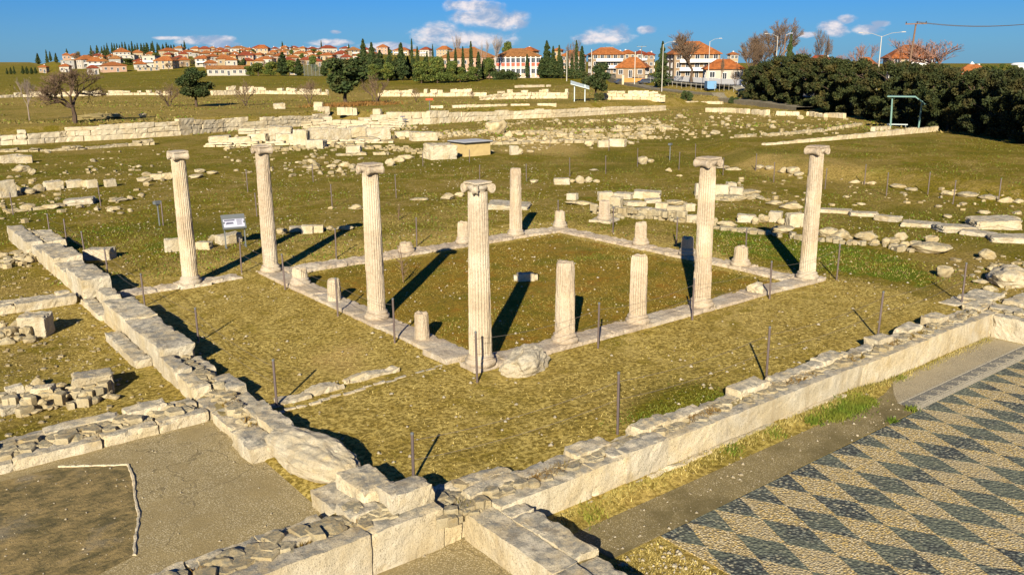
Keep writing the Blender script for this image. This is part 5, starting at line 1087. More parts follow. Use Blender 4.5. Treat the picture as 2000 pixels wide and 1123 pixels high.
WID = {'cypress': 1.75, 'conifer': 4.4, 'spruce': 5.5, 'pine': 6, 'broad': 6.6, 'hedge': 6.4, 'shrub': 3.2, 'bare': 7, 'bare_low': 9, 'bare_tall': 5, 'bare_red': 8}
NAMES = {'cypress': 'cypress_tree', 'conifer': 'conifer_tree', 'spruce': 'spruce_tree', 'pine': 'pine_tree', 'broad': 'evergreen_tree', 'hedge': 'evergreen_tree', 'shrub': 'evergreen_shrub'}
def measure(t):
    lo = Vector((9e9,)*3); hi = -lo
    for c in t.children:
        for v in c.data.vertices:
            for i in range(3): lo[i] = min(lo[i], v.co[i]); hi[i] = max(hi[i], v.co[i])
    return max(hi.x-lo.x, hi.y-lo.y), hi.z
MEAS = {}
def tree(kind, px, yb, yt, label, wpx=None, group=None, var=None, pos=None, dz=0):
    p = at(px, yb) if pos is None else pos; h = ztop(p.x, p.y, yt)-p.z; rg = random.Random(int(px*3+yt)); i = rg.randrange(3) if var is None else var
    pr = proto(kind, i)
    if (kind, i) not in MEAS: MEAS[kind, i] = measure(pr)
    w0, h0 = MEAS[kind, i]; sz = h/h0; sx = sz if wpx is None else wpx*scale_at(p)/w0
    t = copy_tree(pr); t.name = NAMES.get(kind, 'bare_tree'); t.location = (p.x, p.y, p.z+dz); t.rotation_euler = (0, 0, rg.uniform(0, 6.3)); t.scale = (sx, sx, sz)
    return tag(t, label, 'shrub' if kind == 'shrub' else 'tree', group)
tree('bare_wide', 146, 241, 128, 'big spreading leafless tree leaning over a shadow on the left field', 150, var=1)
tree('bare_tall', 58, 236, 150, 'slight pale leafless sapling beside the big spreading bare tree', 45, var=0)
tree('broad', 384, 209, 130, 'dark round evergreen tree beside the small bare tree on the field', 78, var=0)
tree('broad', 676, 205, 112, 'largest dark evergreen tree, standing before the cypress rows', 92, var=1)
tree('broad', 1163, 197, 122, 'bushy evergreen tree right behind the grey shelter', 60, var=2)
for i, q in enumerate([(330, 209, 160, 52), (480, 207, 153, 52), (605, 206, 150, 55), (735, 204, 142, 62), (812, 200, 170, 26), (783, 190, 176, 12), (836, 189, 178, 12), (851, 190, 179, 12), (923, 193, 176, 22)]):
    tree('bare_low', *q[:3], f'low leafless fan shaped tree, {ORD[i]} from the left on the field behind the ashlar wall', q[3], 'low bare trees on the field')
p = at(193, 233); world_rock('heap of earth and stones under the big bare tree, coloured dark for its shade', (p.x, p.y, p.z+.1), (6, 2.2, 1.3), .2, 91, 'ground_core', .5, 5)  # dark earth colour stands in for the tree's shade on the heap
for i, q in enumerate([(182, 228, 196), (222, 230, 224), (276, 232, 222)]): pass
stone(183, 221, 200, 229, 'pale stone on the dark heap under the big bare tree'); stone(220, 222, 233, 229, 'pale stone at the end of the dark heap under the big bare tree'); stone(272, 222, 287, 231, 'rounded yellow stone standing clear right of the dark heap')
# the tall hedge of evergreens on the right
HD = [(1466, 199, 128), (1492, 203, 116), (1520, 207, 108), (1556, 212, 104), (1590, 217, 108), (1626, 222, 112), (1664, 228, 112), (1700, 235, 124), (1736, 242, 118), (1774, 247, 122), (1812, 252, 122), (1850, 257, 130), (1890, 262, 132), (1930, 268, 134), (1972, 275, 130), (2018, 284, 132), (2066, 292, 134), (2118, 300, 134), (2172, 308, 136), (2230, 316, 136)]
for i, q in enumerate(HD):
    p = at(q[0], q[1]); v = Vector((p.x-CX, p.y-CY, 0)).normalized()*(4.4 if 1720 < q[0] < 1830 else 3.0); p2 = p+v; p2.z = H(p2.x, p2.y)
    tree('hedge', *q, f'dense dark evergreen, {ORD[i]} from the left in the tall hedge', None, 'evergreens of the tall hedge', pos=p2)
for i, q in enumerate([(1480, 193, 124), (1540, 200, 106), (1608, 208, 110), (1680, 218, 116), (1755, 228, 118), (1830, 238, 124), (1910, 250, 130), (1990, 262, 130)]): tree('hedge', *q, f'dense dark evergreen, {ORD[i]} from the left in the rear hedge rank', None, 'rear evergreens of the tall hedge')
# cypress and pine belt in the middle
Z2 = lambda x, y: (480+x*.26, y*.26)
BELT = [('cypress', 1255, 600, 290, 40), ('cypress', 1580, 615, 358, 52), ('cypress', 1635, 615, 350, 50), ('cypress', 1695, 612, 308, 58), ('cypress', 1525, 605, 370, 50), ('cypress', 1295, 590, 348, 52), ('cypress', 1365, 590, 388, 44), ('cypress', 1750, 605, 388, 70), ('conifer', 893, 600, 290, 120), ('conifer', 955, 600, 315, 130),
        ('conifer', 1175, 607, 318, 140), ('conifer', 1085, 605, 395, 120), ('conifer', 1015, 600, 375, 140), ('conifer', 840, 590, 430, 140), ('conifer', 1220, 600, 420, 100), ('pine', 1320, 628, 455, 150), ('pine', 1440, 628, 420, 150), ('pine', 1545, 625, 455, 120), ('pine', 975, 610, 480, 130), ('pine', 1070, 612, 470, 130), ('pine', 1830, 600, 430, 100), ('conifer', 1130, 596, 430, 130), ('conifer', 930, 592, 400, 130), ('pine', 1390, 620, 500, 120), ('conifer', 1270, 590, 440, 110), ('conifer', 1350, 590, 430, 110), ('conifer', 1470, 590, 440, 110), ('conifer', 800, 590, 470, 130), ('pine', 1610, 622, 500, 110), ('conifer', 1790, 600, 440, 100), ('pine', 1700, 615, 500, 110), ('shrub', 1880, 598, 500, 120), ('shrub', 1960, 598, 520, 120)]
for i, (k, x, yb, yt, w) in enumerate(sorted(BELT, key=lambda q: q[1])):
    (px, b), (_, tt) = Z2(x, yb), Z2(x, yt); tree(k, px, b, tt, f'{dict(cypress="slim dark cypress", conifer="broad dark conifer", pine="rounded light green pine", shrub="low dark bush")[k]}, {ORD[i]} from the left in the tree belt before the school', w*.26, 'trees of the belt before the school')
Z3 = lambda x, y: (980+x*.26, y*.26)
B3 = [('conifer', 338, 590, 303, 130), ('cypress', 385, 590, 345, 60), ('cypress', 430, 590, 338, 60), ('cypress', 490, 590, 385, 45), ('cypress', 527, 590, 398, 45), ('cypress', 558, 590, 300, 48), ('cypress', 600, 590, 345, 75), ('conifer', 300, 592, 430, 110), ('cypress', 190, 590, 405, 48), ('conifer', 400, 592, 440, 120), ('cypress', 450, 592, 420, 50), ('shrub', 60, 600, 530, 160), ('shrub', 0, 600, 540, 140), ('shrub', 560, 594, 510, 150)]
for i, (k, x, yb, yt, w) in enumerate(sorted(B3, key=lambda q: q[1])):
    (px, b), (_, tt) = Z3(x, yb), Z3(x, yt); tree(k, px, b, tt, f'{dict(cypress="slim dark cypress", conifer="broad dark conifer", shrub="low dark bush")[k]}, {ORD[i]} from the left in the group beyond the school', w*.26, 'trees of the group beyond the school')
def inplace(px, d): x, y = spot(px, d); return Vector((x, y, H(x, y)))
tree('spruce', 1293, 152, 80, 'dark spreading spruce left of the big house with the orange roof', 46, var=0, pos=inplace(1293, 228))
tree('spruce', 1541, 115, 60, 'dark pointed spruce rising over the hedge beside two lamp posts', 28, var=1, pos=Vector((*spot(1541, 210), 3.0)))
for px, yb, yt, w, k, lb in ((1352, 150, 58, 84, 'bare', 'large leafless tree in front of the big house with the orange roof'), (1465, 155, 72, 74, 'bare', 'leafless tree between the small house and the hedge end'), (1410, 160, 110, 14, 'bare', 'slim leafless street tree beside the road lamp'), (1438, 158, 124, 22, 'bare_low', 'small leafless tree before the white garden wall')): tree(k, px, yb, yt, lb, w, pos=inplace(px, {1352: 224, 1465: 190, 1410: 200, 1438: 197}[px]))
for px, d, yt, w, k, lb in ((1515, 225, 34, 92, 'bare', 'tallest leafless tree behind the hedge, left of the pointed spruce'), (1601, 220, 54, 48, 'bare', 'ivy trunked leafless tree alone above the hedge'), (1488, 215, 62, 76, 'bare', 'grey leafless tree tucked behind the hedge end'), (1690, 205, 82, 80, 'bare_red', 'thin reddish leafless tree behind the lamp with two arms'),
    (1765, 200, 70, 120, 'bare_red', 'reddish leafless tree before the pale house over the hedge'), (1840, 195, 74, 124, 'bare_red', 'widest reddish leafless tree right of the pale house'), (1560, 230, 90, 30, 'bare_red', 'faint reddish bare tree beside the pointed spruce'), (1640, 225, 104, 50, 'bare_red', 'low reddish bare tree just above the hedge line'), (968, 330, 66, 34, 'bare_tall', 'tall pale poplar standing before the school roof'), (945, 330, 76, 26, 'bare_tall', 'shorter pale poplar left of the tall one at the school'), (893, 350, 64, 22, 'bare_tall', 'faint pale bare tree over the orange hall roof'), (1120, 330, 76, 34, 'bare', 'faint bare tree rising behind the cypress group')):
    x, y = spot(px, d); tree(k, px, 0, yt, lb, w, pos=Vector((x, y, H(x, y))))
# left clump by the pitch, hill conifers, far field trees
for i, (k, x, yb, yt, w) in enumerate([('pine', 30, 572, 495, 90), ('pine', 95, 572, 470, 110), ('pine', 190, 572, 462, 110), ('conifer', 285, 572, 390, 140), ('pine', 330, 572, 450, 110), ('conifer', 400, 572, 440, 110), ('pine', 510, 565, 412, 70), ('conifer', 590, 575, 455, 90), ('pine', 650, 590, 470, 90)]):
    (px, b), (_, tt) = Z2(x, yb), Z2(x, yt); tree(k, px, b, tt, f'dark green tree, {ORD[i]} from the left in the clump by the wire ball court', w*.26, 'trees by the ball court')
rg = random.Random(8)
for i in range(27):
    px = 204+i*5.9+rg.uniform(-2, 2); d = 860; x, y = spot(px, d); yt = 87-4*math.sin((i/26)*3.1)+rg.uniform(-4, 4)
    tree('conifer', px, 0, yt, f'dark conifer, {ORD[i]} from the left in the row crowning the hill', 10.5, 'conifers crowning the hill', pos=Vector((x, y, H(x, y))))
for i, (x, yb, yt, w) in enumerate([(290, 487, 400, 50), (355, 465, 372, 34), (382, 465, 385, 34), (425, 475, 398, 44), (510, 462, 366, 46), (690, 432, 342, 44), (735, 430, 340, 60), (1390, 392, 305, 40), (1105, 395, 320, 50)]):
    tree('conifer', x*.26, yb*.26, yt*.26, f'dark conifer, {ORD[i]} from the left among those standing free on the town slope', w*.26, 'free standing slope conifers')
for i, (x, yb, yt, w) in enumerate([(55, 562, 512, 30), (85, 562, 505, 30), (110, 562, 498, 30), (175, 560, 495, 40), (205, 560, 500, 40), (240, 560, 505, 40), (270, 558, 505, 36)]):
    tree('conifer', x*.26, yb*.26, yt*.26, f'small dark tree, {ORD[i]} from the left at the edge of the far field', w*.26, 'trees at the far field edge')
for i, (px, yb, yt, w, k) in enumerate([(156, 134, 100, 20, 'bare'), (552, 98, 81, 9, 'conifer'), (628, 98, 79, 5, 'cypress'), (682, 108, 86, 10, 'conifer'), (690, 140, 118, 20, 'pine'), (470, 118, 96, 12, 'conifer'), (350, 128, 112, 22, 'bare'), (215, 112, 96, 26, 'bare'), (180, 148, 132, 22, 'bare_low'), (330, 140, 122, 20, 'bare'), (250, 128, 114, 22, 'pine'), (335, 130, 114, 18, 'pine'), (590, 118, 104, 14, 'pine'), (440, 110, 98, 10, 'pine'), (990, 90, 80, 24, 'pine'), (780, 104, 86, 8, 'conifer'), (845, 96, 86, 5, 'cypress')]):
    tree(k, px, yb, yt, f'tree between the houses, {ORD[i]} listed along the town slope', w, 'trees among the houses') if 0 else tree(k, px, yb, yt, 'small tree standing among the roofs of the town', w, 'trees among the town roofs')
tree('shrub', 1340, 196, 176, 'brown bush at the corner of the road embankment', 26); tree('shrub', 1170, 197, 180, 'round bush at the foot of the bushy evergreen tree', 22); tree('shrub', 1434, 203, 188, 'dark bush where the hedge begins', 20)
# dry reddish strip under the dark evergreen
p = at(690, 207); g = np.random.default_rng(31); n = 1500; xs = p.x+g.normal(0, 3.6, n); ys = p.y+g.normal(0, 1.3, n); blades('dry_undergrowth', xs, ys, .25, .8, .1, 'shrub_red', 8, .5)

# ---- the town
WALLC = {'white': (.38, .335, .26), 'cream': (.33, .25, .145), 'pink': (.36, .23, .15), 'tan': (.24, .17, .10), 'grey': (.25, .235, .20), 'ochre': (.30, .19, .07)}
ROOFC = {'bright orange': (.27, .092, .024), 'dark red': (.19, .042, .017), 'rusty': (.26, .08, .02), 'weathered brown': (.24, .105, .032)}
for k, c in WALLC.items(): M['w_'+k] = flat_mat('render_'+k.replace(' ', '_'), c, .9, 0, .12, .8)
def tile_mat(name, c):
    m_, n, b = mat(name); p = n.pos(); v = n.noise(p, 1.2, 5, .65); w = n.noise(p, 9, 2)
    col = n.mix(n.ramp(v, .35, .66), tuple(x*.72 for x in c), tuple(min(1, x*1.25) for x in c)); col = n.mix(n.math('MULTIPLY', n.ramp(w, .5, .7), .35), col, tuple(x*.5 for x in c)); n.l.new(col, b.inputs['Base Color']); return m_
for k, c in ROOFC.items(): M['r_'+k] = tile_mat('tiles_'+k.replace(' ', '_'), c)
def win_mesh(w, h):
    mb = MB(); mb.box((0, -.02, h/2), (w, .06, h), mi=0)
    mb.box((-w/2-.05, -.05, h/2), (.1, .12, h+.16), mi=1); mb.box((w/2+.05, -.05, h/2), (.1, .12, h+.16), mi=1); mb.box((0, -.06, -.06), (w+.3, .2, .1), mi=1); mb.box((0, -.05, h+.05), (w, .12, .1), mi=1); mb.box((0, -.045, h/2), (.06, .08, h), mi=1)
    o = mb.build('window', ['glass', 'white']); me = o.data; bpy.data.objects.remove(o); return me
WIN = win_mesh(1.2, 1.3); DOOR = win_mesh(1.0, 2.1); BIGWIN = win_mesh(2.2, 2.0)
def child(name, me, parent, loc, rz=0, sc=(1, 1, 1)):
    o = bpy.data.objects.new(name, me); COL.objects.link(o); o.parent = parent; o.location = loc; o.rotation_euler = (0, 0, rz); o.scale = sc; return o
def hip(mb, w, d, z, hr, ov=.5, ridge=None, gable=False, mi=0, th=.22):
    x, y = w/2+ov, d/2+ov; rx = 0 if ridge is None else ridge/2
    if gable: rx = x
    if x >= y or gable: P_ = [(-x, -y, z), (x, -y, z), (x, y, z), (-x, y, z), (-rx, 0, z+hr), (rx, 0, z+hr)]; Fc = [(0, 1, 5, 4), (2, 3, 4, 5), (1, 2, 5), (3, 0, 4), (3, 2, 1, 0)]
    else: P_ = [(-x, -y, z), (x, -y, z), (x, y, z), (-x, y, z), (0, -rx, z+hr), (0, rx, z+hr)]; Fc = [(0, 1, 4), (1, 2, 5, 4), (2, 3, 5), (3, 0, 4, 5), (3, 2, 1, 0)]
    mb.add(P_, Fc, mi); mb.box((0, 0, z-th/2+.02), (2*x-.06, 2*y-.06, th), mi=mi)
def house(p, w, d, h, hr, wall_, roof_, label, group=None, rz=None, storeys=2, gable=False, balcony=False, ridge=None, name='house', wins=True, cat='house', nw=None, chim=True):
    a = math.atan2(p.y-CY, p.x-CX)-math.pi/2 if rz is None else rz; t = thing(name, label, cat, p, a, group)
    mb = MB(); mb.box((0, 0, h/2-.5), (w, d, h+1))
    if gable: mb.add([(-w/2, -d/2, h), (-w/2, d/2, h), (-w/2, 0, h+hr*.9), (w/2, -d/2, h), (w/2, d/2, h), (w/2, 0, h+hr*.9)], [(0, 2, 1), (3, 4, 5)])
    mb.build('wall', 'w_'+wall_ if 'w_'+wall_ in M else wall_, t)
    r_ = None
    if roof_ == 'flat': mb = MB(); mb.box((0, 0, h+.12), (w+.5, d+.5, .3)); r_ = mb.build('roof', 'concrete', t)
    else: mb = MB(); hip(mb, w, d, h, hr, .55, ridge if ridge is not None else max(0, w-d*.9), gable); r_ = mb.build('roof', 'r_'+roof_, t)
    rg = random.Random(int(p.x*3+p.y*7))
    if chim and roof_ != 'flat': mb = MB(); mb.box((rg.uniform(-.2, .2)*w, d*.15, h+hr*.7), (.6, .6, 1.5)); mb.box((0, 0, -50), (.01, .01, .01)) if 0 else None; mb.build('chimney', 'white', r_)
    if wins:
        sh = h/storeys; n = nw or max(2, int(w/3.2))
        for s in range(storeys):
            for k in range(n):
                x = (k+.5)/n*w-w/2; 
                if s == 0 and k == n//2: child('door', DOOR, t, (x, -d/2, .05)); continue
                child('window', WIN, t, (x, -d/2, sh*s+sh*.34))
            for sg in (-1, 1):
                for y in (-.22, .22): child('window', WIN, t, (sg*w/2, d*y, sh*s+sh*.34), sg*math.pi/2)
    if balcony:
        for s in range(1, storeys): mb = MB(); z = h/storeys*s; mb.box((0, -d/2-.7, z-.08), (w*.8, 1.4, .18)); mb.box((0, -d/2-1.36, z+.45), (w*.8, .06, .8)); mb.build('balcony', 'white', t)
    return t
TOWN = [(152, 190, 108, 134, 'white', 'bright orange'), (122, 153, 119, 134, 'grey', 'flat'), (169, 206, 112, 135, 'white', 'bright orange'), (195, 249, 121, 141, 'pink', 'bright orange'), (223, 259, 94, 110, 'white', 'bright orange'), (224, 272, 109, 123, 'white', 'flat'), (262, 287, 121, 136, 'white', 'rusty'), (281, 314, 110, 134, 'white', 'flat'), (303, 350, 110, 135, 'cream', 'bright orange'), (312, 348, 94, 111, 'cream', 'rusty'), (170, 195, 133, 146, 'white', 'dark red'), (118, 140, 132, 142, 'white', 'rusty'), (78, 96, 133, 143, 'tan', 'bright orange'),
 (353, 384, 100, 110, 'grey', 'rusty'), (380, 406, 109, 131, 'white', 'rusty'), (388, 414, 91, 105, 'tan', 'dark red'), (390, 418, 99, 115, 'tan', 'bright orange'), (414, 448, 93, 107, 'white', 'rusty'), (421, 458, 108, 128, 'cream', 'bright orange'), (447, 488, 90, 104, 'white', 'weathered brown'), (465, 500, 101, 122, 'tan', 'dark red'), (494, 524, 88, 104, 'white', 'dark red'), (498, 530, 88, 110, 'cream', 'rusty'), (503, 540, 112, 125, 'white', 'bright orange'), (480, 500, 104, 124, 'pink', 'dark red'), (540, 566, 94, 107, 'cream', 'weathered brown'), (566, 584, 90, 99, 'white', 'dark red'),
 (571, 605, 100, 115, 'cream', 'bright orange'), (600, 622, 94, 104, 'grey', 'dark red'), (622, 660, 89, 105, 'white', 'dark red'), (625, 658, 103, 118, 'cream', 'rusty'), (655, 680, 100, 112, 'tan', 'dark red'), (662, 688, 91, 103, 'grey', 'dark red'), (676, 706, 92, 112, 'cream', 'weathered brown'), (735, 762, 87, 102, 'pink', 'bright orange'), (766, 806, 93, 107, 'cream', 'rusty'), (820, 845, 92, 105, 'white', 'dark red'), (852, 884, 90, 104, 'cream', 'bright orange'), (636, 662, 116, 126, 'cream', 'rusty'), (560, 585, 108, 122, 'tan', 'bright orange'), (535, 560, 104, 120, 'pink', 'rusty'),
 (348, 372, 112, 130, 'tan', 'rusty'), (440, 466, 112, 128, 'white', 'bright orange'), (400, 424, 118, 134, 'pink', 'bright orange'), (600, 626, 106, 120, 'white', 'bright orange'), (690, 715, 104, 118, 'white', 'rusty'), (205, 225, 108, 120, 'tan', 'rusty'), (330, 352, 99, 110, 'white', 'weathered brown'), (430, 450, 98, 110, 'ochre', 'dark red'), (478, 496, 96, 106, 'ochre', 'rusty'), (584, 600, 93, 103, 'cream', 'bright orange'), (705, 725, 93, 106, 'white', 'dark red'), (800, 822, 96, 108, 'ochre', 'rusty'), (884, 905, 94, 106, 'white', 'bright orange'), (912, 935, 92, 104, 'cream', 'rusty'),
 (1016, 1052, 92, 106, 'cream', 'rusty'), (1080, 1100, 94, 110, 'ochre', 'bright orange'), (1094, 1146, 98, 116, 'pink', 'bright orange'), (1210, 1240, 98, 112, 'cream', 'rusty'), (1236, 1262, 99, 110, 'white', 'dark red'), (1196, 1218, 100, 114, 'ochre', 'bright orange'), (1420, 1440, 102, 118, 'cream', 'bright orange'), (1255, 1280, 102, 116, 'tan', 'dark red')]
rgt = random.Random(12)
for _ in range(400):
    if len(TOWN) > 118: break
    x = rgt.uniform(130, 735); y = rgt.uniform(101, 131); w = rgt.uniform(15, 27)*(.8+.3*(y-100)/30)
    if x < 350 and y < 110 or any(abs((q[0]+q[1])/2-x) < (q[1]-q[0]+w)*.36 and abs(q[3]-y) < 5 for q in TOWN): continue
    TOWN.append((int(x-w/2), int(x+w/2), int(y-w*rgt.uniform(.5, .68)), int(y), rgt.choice(list(WALLC)), rgt.choice(list(ROOFC))))
bands = {'on the town crest': [], 'halfway up the town slope': [], 'along the lower town edge': [], 'behind the cypress trees': []}
for q in TOWN:
    b = 'behind the cypress trees' if q[0] > 716 else 'on the town crest' if q[3] < 108 else 'halfway up the town slope' if q[3] < 124 else 'along the lower town edge'; bands[b].append(q)
for b, L in bands.items():
    for i, q in enumerate(sorted(L)):
        x0, x1, yt, yb, wc, rc = q; px = (x0+x1)/2; p = at(px, yb); d0 = math.hypot(p.x-CX, p.y-CY)
        if d0 > 980 or px > 1000: x, y = spot(px, 420 if px > 1000 else 820); p = Vector((x, y, H(x, y)))
        k = scale_at(p); w = (x1-x0)*k*.92; tot = max(5.0, ztop(p.x, p.y, yt)-p.z); hr = 0 if rc == 'flat' else min(tot*.36, w*.24); rg = random.Random(int(x0*3+yt))
        a = math.atan2(p.y-CY, p.x-CX)-math.pi/2+rg.uniform(-.5, .5)
        house(p, w*.86, w*rg.uniform(.6, .85), tot-hr, hr, wc, rc, f'{wc} house with {"a flat roof" if rc == "flat" else "a "+rc+" roof"}, {ORD[i]} from the left {b}', 'houses of the town', a, max(1, round((tot-hr)/3.1)), balcony=rg.random() < .4, nw=min(4, max(2, int(w/3.5))))
p = at(447, 148); k = scale_at(p); house(p, 78*k, 22*k, 13*k, 6*k, 'white', 'weathered brown', 'long low white shed with a brown roof at the edge of the green field', None, None, 1, True, name='shed', nw=7, cat='shed', chim=False)
p = at(574, 147); k = scale_at(p); house(p, 16*k, 8*k, 6*k, 0, 'cream', 'flat', 'tiny cream hut with a flat roof by the wire ball court', None, None, 1, name='hut', cat='hut', nw=2)
p = at(290, 139); k = scale_at(p); house(p, 40*k, 10*k, 6*k, 0, 'cream', 'flat', 'low cream garden building at the lower town edge', None, None, 1, name='shed', cat='shed', nw=4)
for i in range(130):
    px = rgt.uniform(150, 760); py = rgt.uniform(104, 136)
    if px < 340 and py < 112: continue
    k_ = rgt.choice(('bare_low', 'bare', 'pine', 'shrub', 'conifer', 'bare_low')); tree(k_, px, py, py-rgt.uniform(9, 17), 'small tree standing among the roofs of the town', rgt.uniform(10, 20) if k_ != 'conifer' else 6, 'trees among the town roofs')
# wire ball court
p = at(617, 149); k = scale_at(p); t = thing('ball_court_fence', 'tall see through wire fence of a ball court beside the dark trees', 'fence', p, math.atan2(p.y-CY, p.x-CX)-math.pi/2); w = 44*k; h = 22*k
for i in range(7): mb = MB(); x = -w/2+w*i/6; mb.tube([(x, 0, 0), (x, 0, h)], .09, 6); mb.build('post', 'grey_metal', t)
mb = MB()
for i in range(11): mb.tube([(-w/2, 0, h*i/10), (w/2, 0, h*i/10)], .035, 4)
for i in range(37): x = -w/2+w*i/36; mb.tube([(x, 0, 0), (x, 0, h)], .025, 4)
mb.build('mesh', 'grey_metal', t)
# school: pink hall and red and white classroom block
x, y = spot(1012, 345); p = Vector((x, y, H(x, y))); k = scale_at(p); a = math.atan2(p.y-CY, p.x-CX)-math.pi/2; zt = ztop(x, y, 95)-p.z
t = house(p, 86*k, 14, zt-3.0, 3.0, 'white', 'weathered brown', 'red and white school block of two storeys with a long brown roof', None, a, 2, name='school_building', wins=False, cat='school', chim=False)
hw = zt-3.0; W_ = 86*k; n = 9
for s in range(2):
    for i in range(n):
        xx = (i+.5)/n*W_-W_/2; child('window', BIGWIN, t, (xx, -7, hw/2*s+hw*.20), 0, (W_/n*.36, 1, hw*.105)); mb = MB(); mb.box((xx, -7.03, hw/2*s+hw*.115), (W_/n*.82, .12, hw*.15)); mb.build('spandrel', 'schoolred' if s else 'pink', t)
for i in range(n+1): mb = MB(); mb.box((i/n*W_-W_/2, -7.15, hw/2), (.5, .5, hw)); mb.build('pilaster', 'white', t)
x, y = spot(915, 350); p = Vector((x, y, H(x, y))); k = scale_at(p); zt = ztop(x, y, 95)-p.z
house(p, 104*k, 16, zt-3.4, 3.4, 'pink', 'weathered brown', 'salmon pink hall with a wide brown roof behind the slim cypresses', None, None, 2, name='school_hall', cat='hall', nw=8, chim=False)
# big houses by the road
def big(px, d, w, yt, wc, rc, label, roof=.3, st=2, dd=.7, bal=True, rot=0, nw=None, gable=False):
    x, y = spot(px, d); p = Vector((x, y, H(x, y))); k = scale_at(p); tot = ztop(x, y, yt)-p.z; hr = tot*roof
    return house(p, w*k, w*k*dd, tot-hr, hr, wc, rc, label, None, math.atan2(y-CY, x-CX)-math.pi/2+rot, st, balcony=bal, nw=nw, gable=gable)
big(1352, 262, 88, 81, 'tan', 'bright orange', 'big house with a wide pyramid orange roof and deep balconies by the road', .34, 3, .8, True, .25, 5)
big(1412, 232, 70, 116, 'white', 'rusty', 'small white house with a low tiled roof beside the leafless tree', .42, 1, .7, False, .15, 3)
big(1184, 320, 64, 93, 'tan', 'bright orange', 'tan apartment house of three storeys with orange roof behind the bushy tree', .25, 3, .7, True, .2, 5)
big(1236, 275, 56, 112, 'tan', 'bright orange', 'low house with an orange lean roof beside the dark spruce', .5, 1, .8, False, -.2, 3)
big(1772, 215, 76, 88, 'cream', 'rusty', 'pale house with a rusty hipped roof showing over the hedge', .33, 3, .8, True, .3, 4)
big(1900, 240, 62, 126, 'tan', 'bright orange', 'low orange roof just clearing the hedge near the picture edge', .6, 1, .8, False, .2, 3)
big(1600, 250, 70, 108, 'pink', 'dark red', 'low dark red roofed house mostly hidden by the hedge', .5, 2, .8, False, .1, 3)
big(1690, 245, 40, 112, 'white', 'rusty', 'little white house end seen over the hedge beside the two armed lamp', .4, 2, .8, False, -.2, 3)
x, y = spot(1897, 420); p = Vector((x, y, H(x, y))); k = scale_at(p); t = thing('kiosk_tower', 'dark little tower with a pale pointed roof beyond the hedge', 'tower', p); h = ztop(x, y, 126)-p.z
mb = MB(); mb.box((0, 0, h/2-1), (11*k, 11*k, h)); mb.build('wall', 'dark', t); mb = MB(); mb.lathe([(10*k, h-1), (1*k, h+5*k)], 4); mb.build('roof', 'pale_sheet', t)
x, y = spot(1990, 420); p = Vector((x, y, H(x, y))); t = thing('water_tank', 'white round tank on the skyline at the picture edge', 'tank', p); h = ztop(x, y, 123)-p.z
mb = MB(); mb.lathe([(3.4, -1), (3.4, h-.8), (2.4, h-.1), (.3, h)], 20); mb.build('body', 'white', t); mb = MB(); mb.lathe([(3.55, h-1.1), (3.55, h-.8)], 20); mb.build('rim', 'grey_metal', t)
for i, px in enumerate((1912, 1928, 1942, 1958, 1972, 1984)): x, y = spot(px, 400); tree('pine', px, 0, 124+i % 3*2, f'far round tree, {ORD[i]} from the left on the skyline over the hedge', 16, 'far skyline trees', pos=Vector((x, y, H(x, y))))
# ---- road, embankment, fence
E1 = [spot(px, d) for px, d in ((1150, 320), (1200, 262), (1260, 226), (1330, 200), (1400, 183), (1470, 168), (1560, 150))]
def strip(name, line, off0, off1, dz, ms, kind='structure'):
    v = []; f = []; pts = []
    for (a, b) in zip(line, line[1:]):
        for k in range(12): t_ = k/12; pts.append((a[0]*(1-t_)+b[0]*t_, a[1]*(1-t_)+b[1]*t_))
    pts.append(line[-1])
    for i, p in enumerate(pts):
        q = Vector(pts[min(i+1, len(pts)-1)])-Vector(pts[max(i-1, 0)]); n_ = Vector((-q.y, q.x)).normalized(); 
        if n_.dot(Vector((CX, CY))-Vector(p)) > 0: n_ = -n_
        for o in (off0, (off0+off1)/2, off1): xy = Vector(p)+n_*o; v.append((xy.x, xy.y, H(p[0]+n_.x*(off0+off1)/2, p[1]+n_.y*(off0+off1)/2)+dz))
    for i in range(len(pts)-1):
        for j in range(2): f.append((i*3+j, i*3+j+1, i*3+j+4, i*3+j+3))
    o = link_mesh(name, v, f, ms); return tag(o, kind=kind) if kind else o
strip('road', E1, 9.5, 17, .12, 'asphalt'); strip('sidewalk', E1, 6.8, 9.3, .22, 'concrete')
strip('sidewalk_kerb', E1, 9.3, 9.5, .24, 'white')
pts = []
for (a, b) in zip(E1, E1[1:]):
    for k in range(8): t_ = k/8; pts.append((a[0]*(1-t_)+b[0]*t_, a[1]*(1-t_)+b[1]*t_))
mb = MB(); fr = thing('wire_fence', 'thin wire fence with pale posts along the road embankment', 'fence', (0, 0, 0))
def edge(i, off):
    q = Vector(pts[min(i+1, len(pts)-1)])-Vector(pts[max(i-1, 0)]); n_ = Vector((-q.y, q.x)).normalized()
    if n_.dot(Vector((CX, CY))-Vector(pts[i])) > 0: n_ = -n_
    xy = Vector(pts[i])+n_*off; return Vector((xy.x, xy.y, H(xy.x, xy.y)))
for i in range(len(pts)):
    p = edge(i, 6.2); b = MB(); b.tube([p, p+Vector((0, 0, 1.5))], .032, 6); b.build('post', 'pole', fr)
    if i:
        q = edge(i-1, 6.2)
        for z in (.5, 1.0, 1.45): mb.tube([q+Vector((0, 0, z)), p+Vector((0, 0, z))], .02, 4)
mb.build('wire', 'grey_metal', fr)
V = []; Fc = []
for i in range(len(pts)): p = edge(i, 1.2); q = edge(i, 4.8); V += [(p.x, p.y, p.z-.5), (p.x, p.y, q.z+.3), (q.x, q.y, q.z+.3)]
for i in range(len(pts)-1): Fc += [(i*3, i*3+3, i*3+4, i*3+1), (i*3+1, i*3+4, i*3+5, i*3+2)]
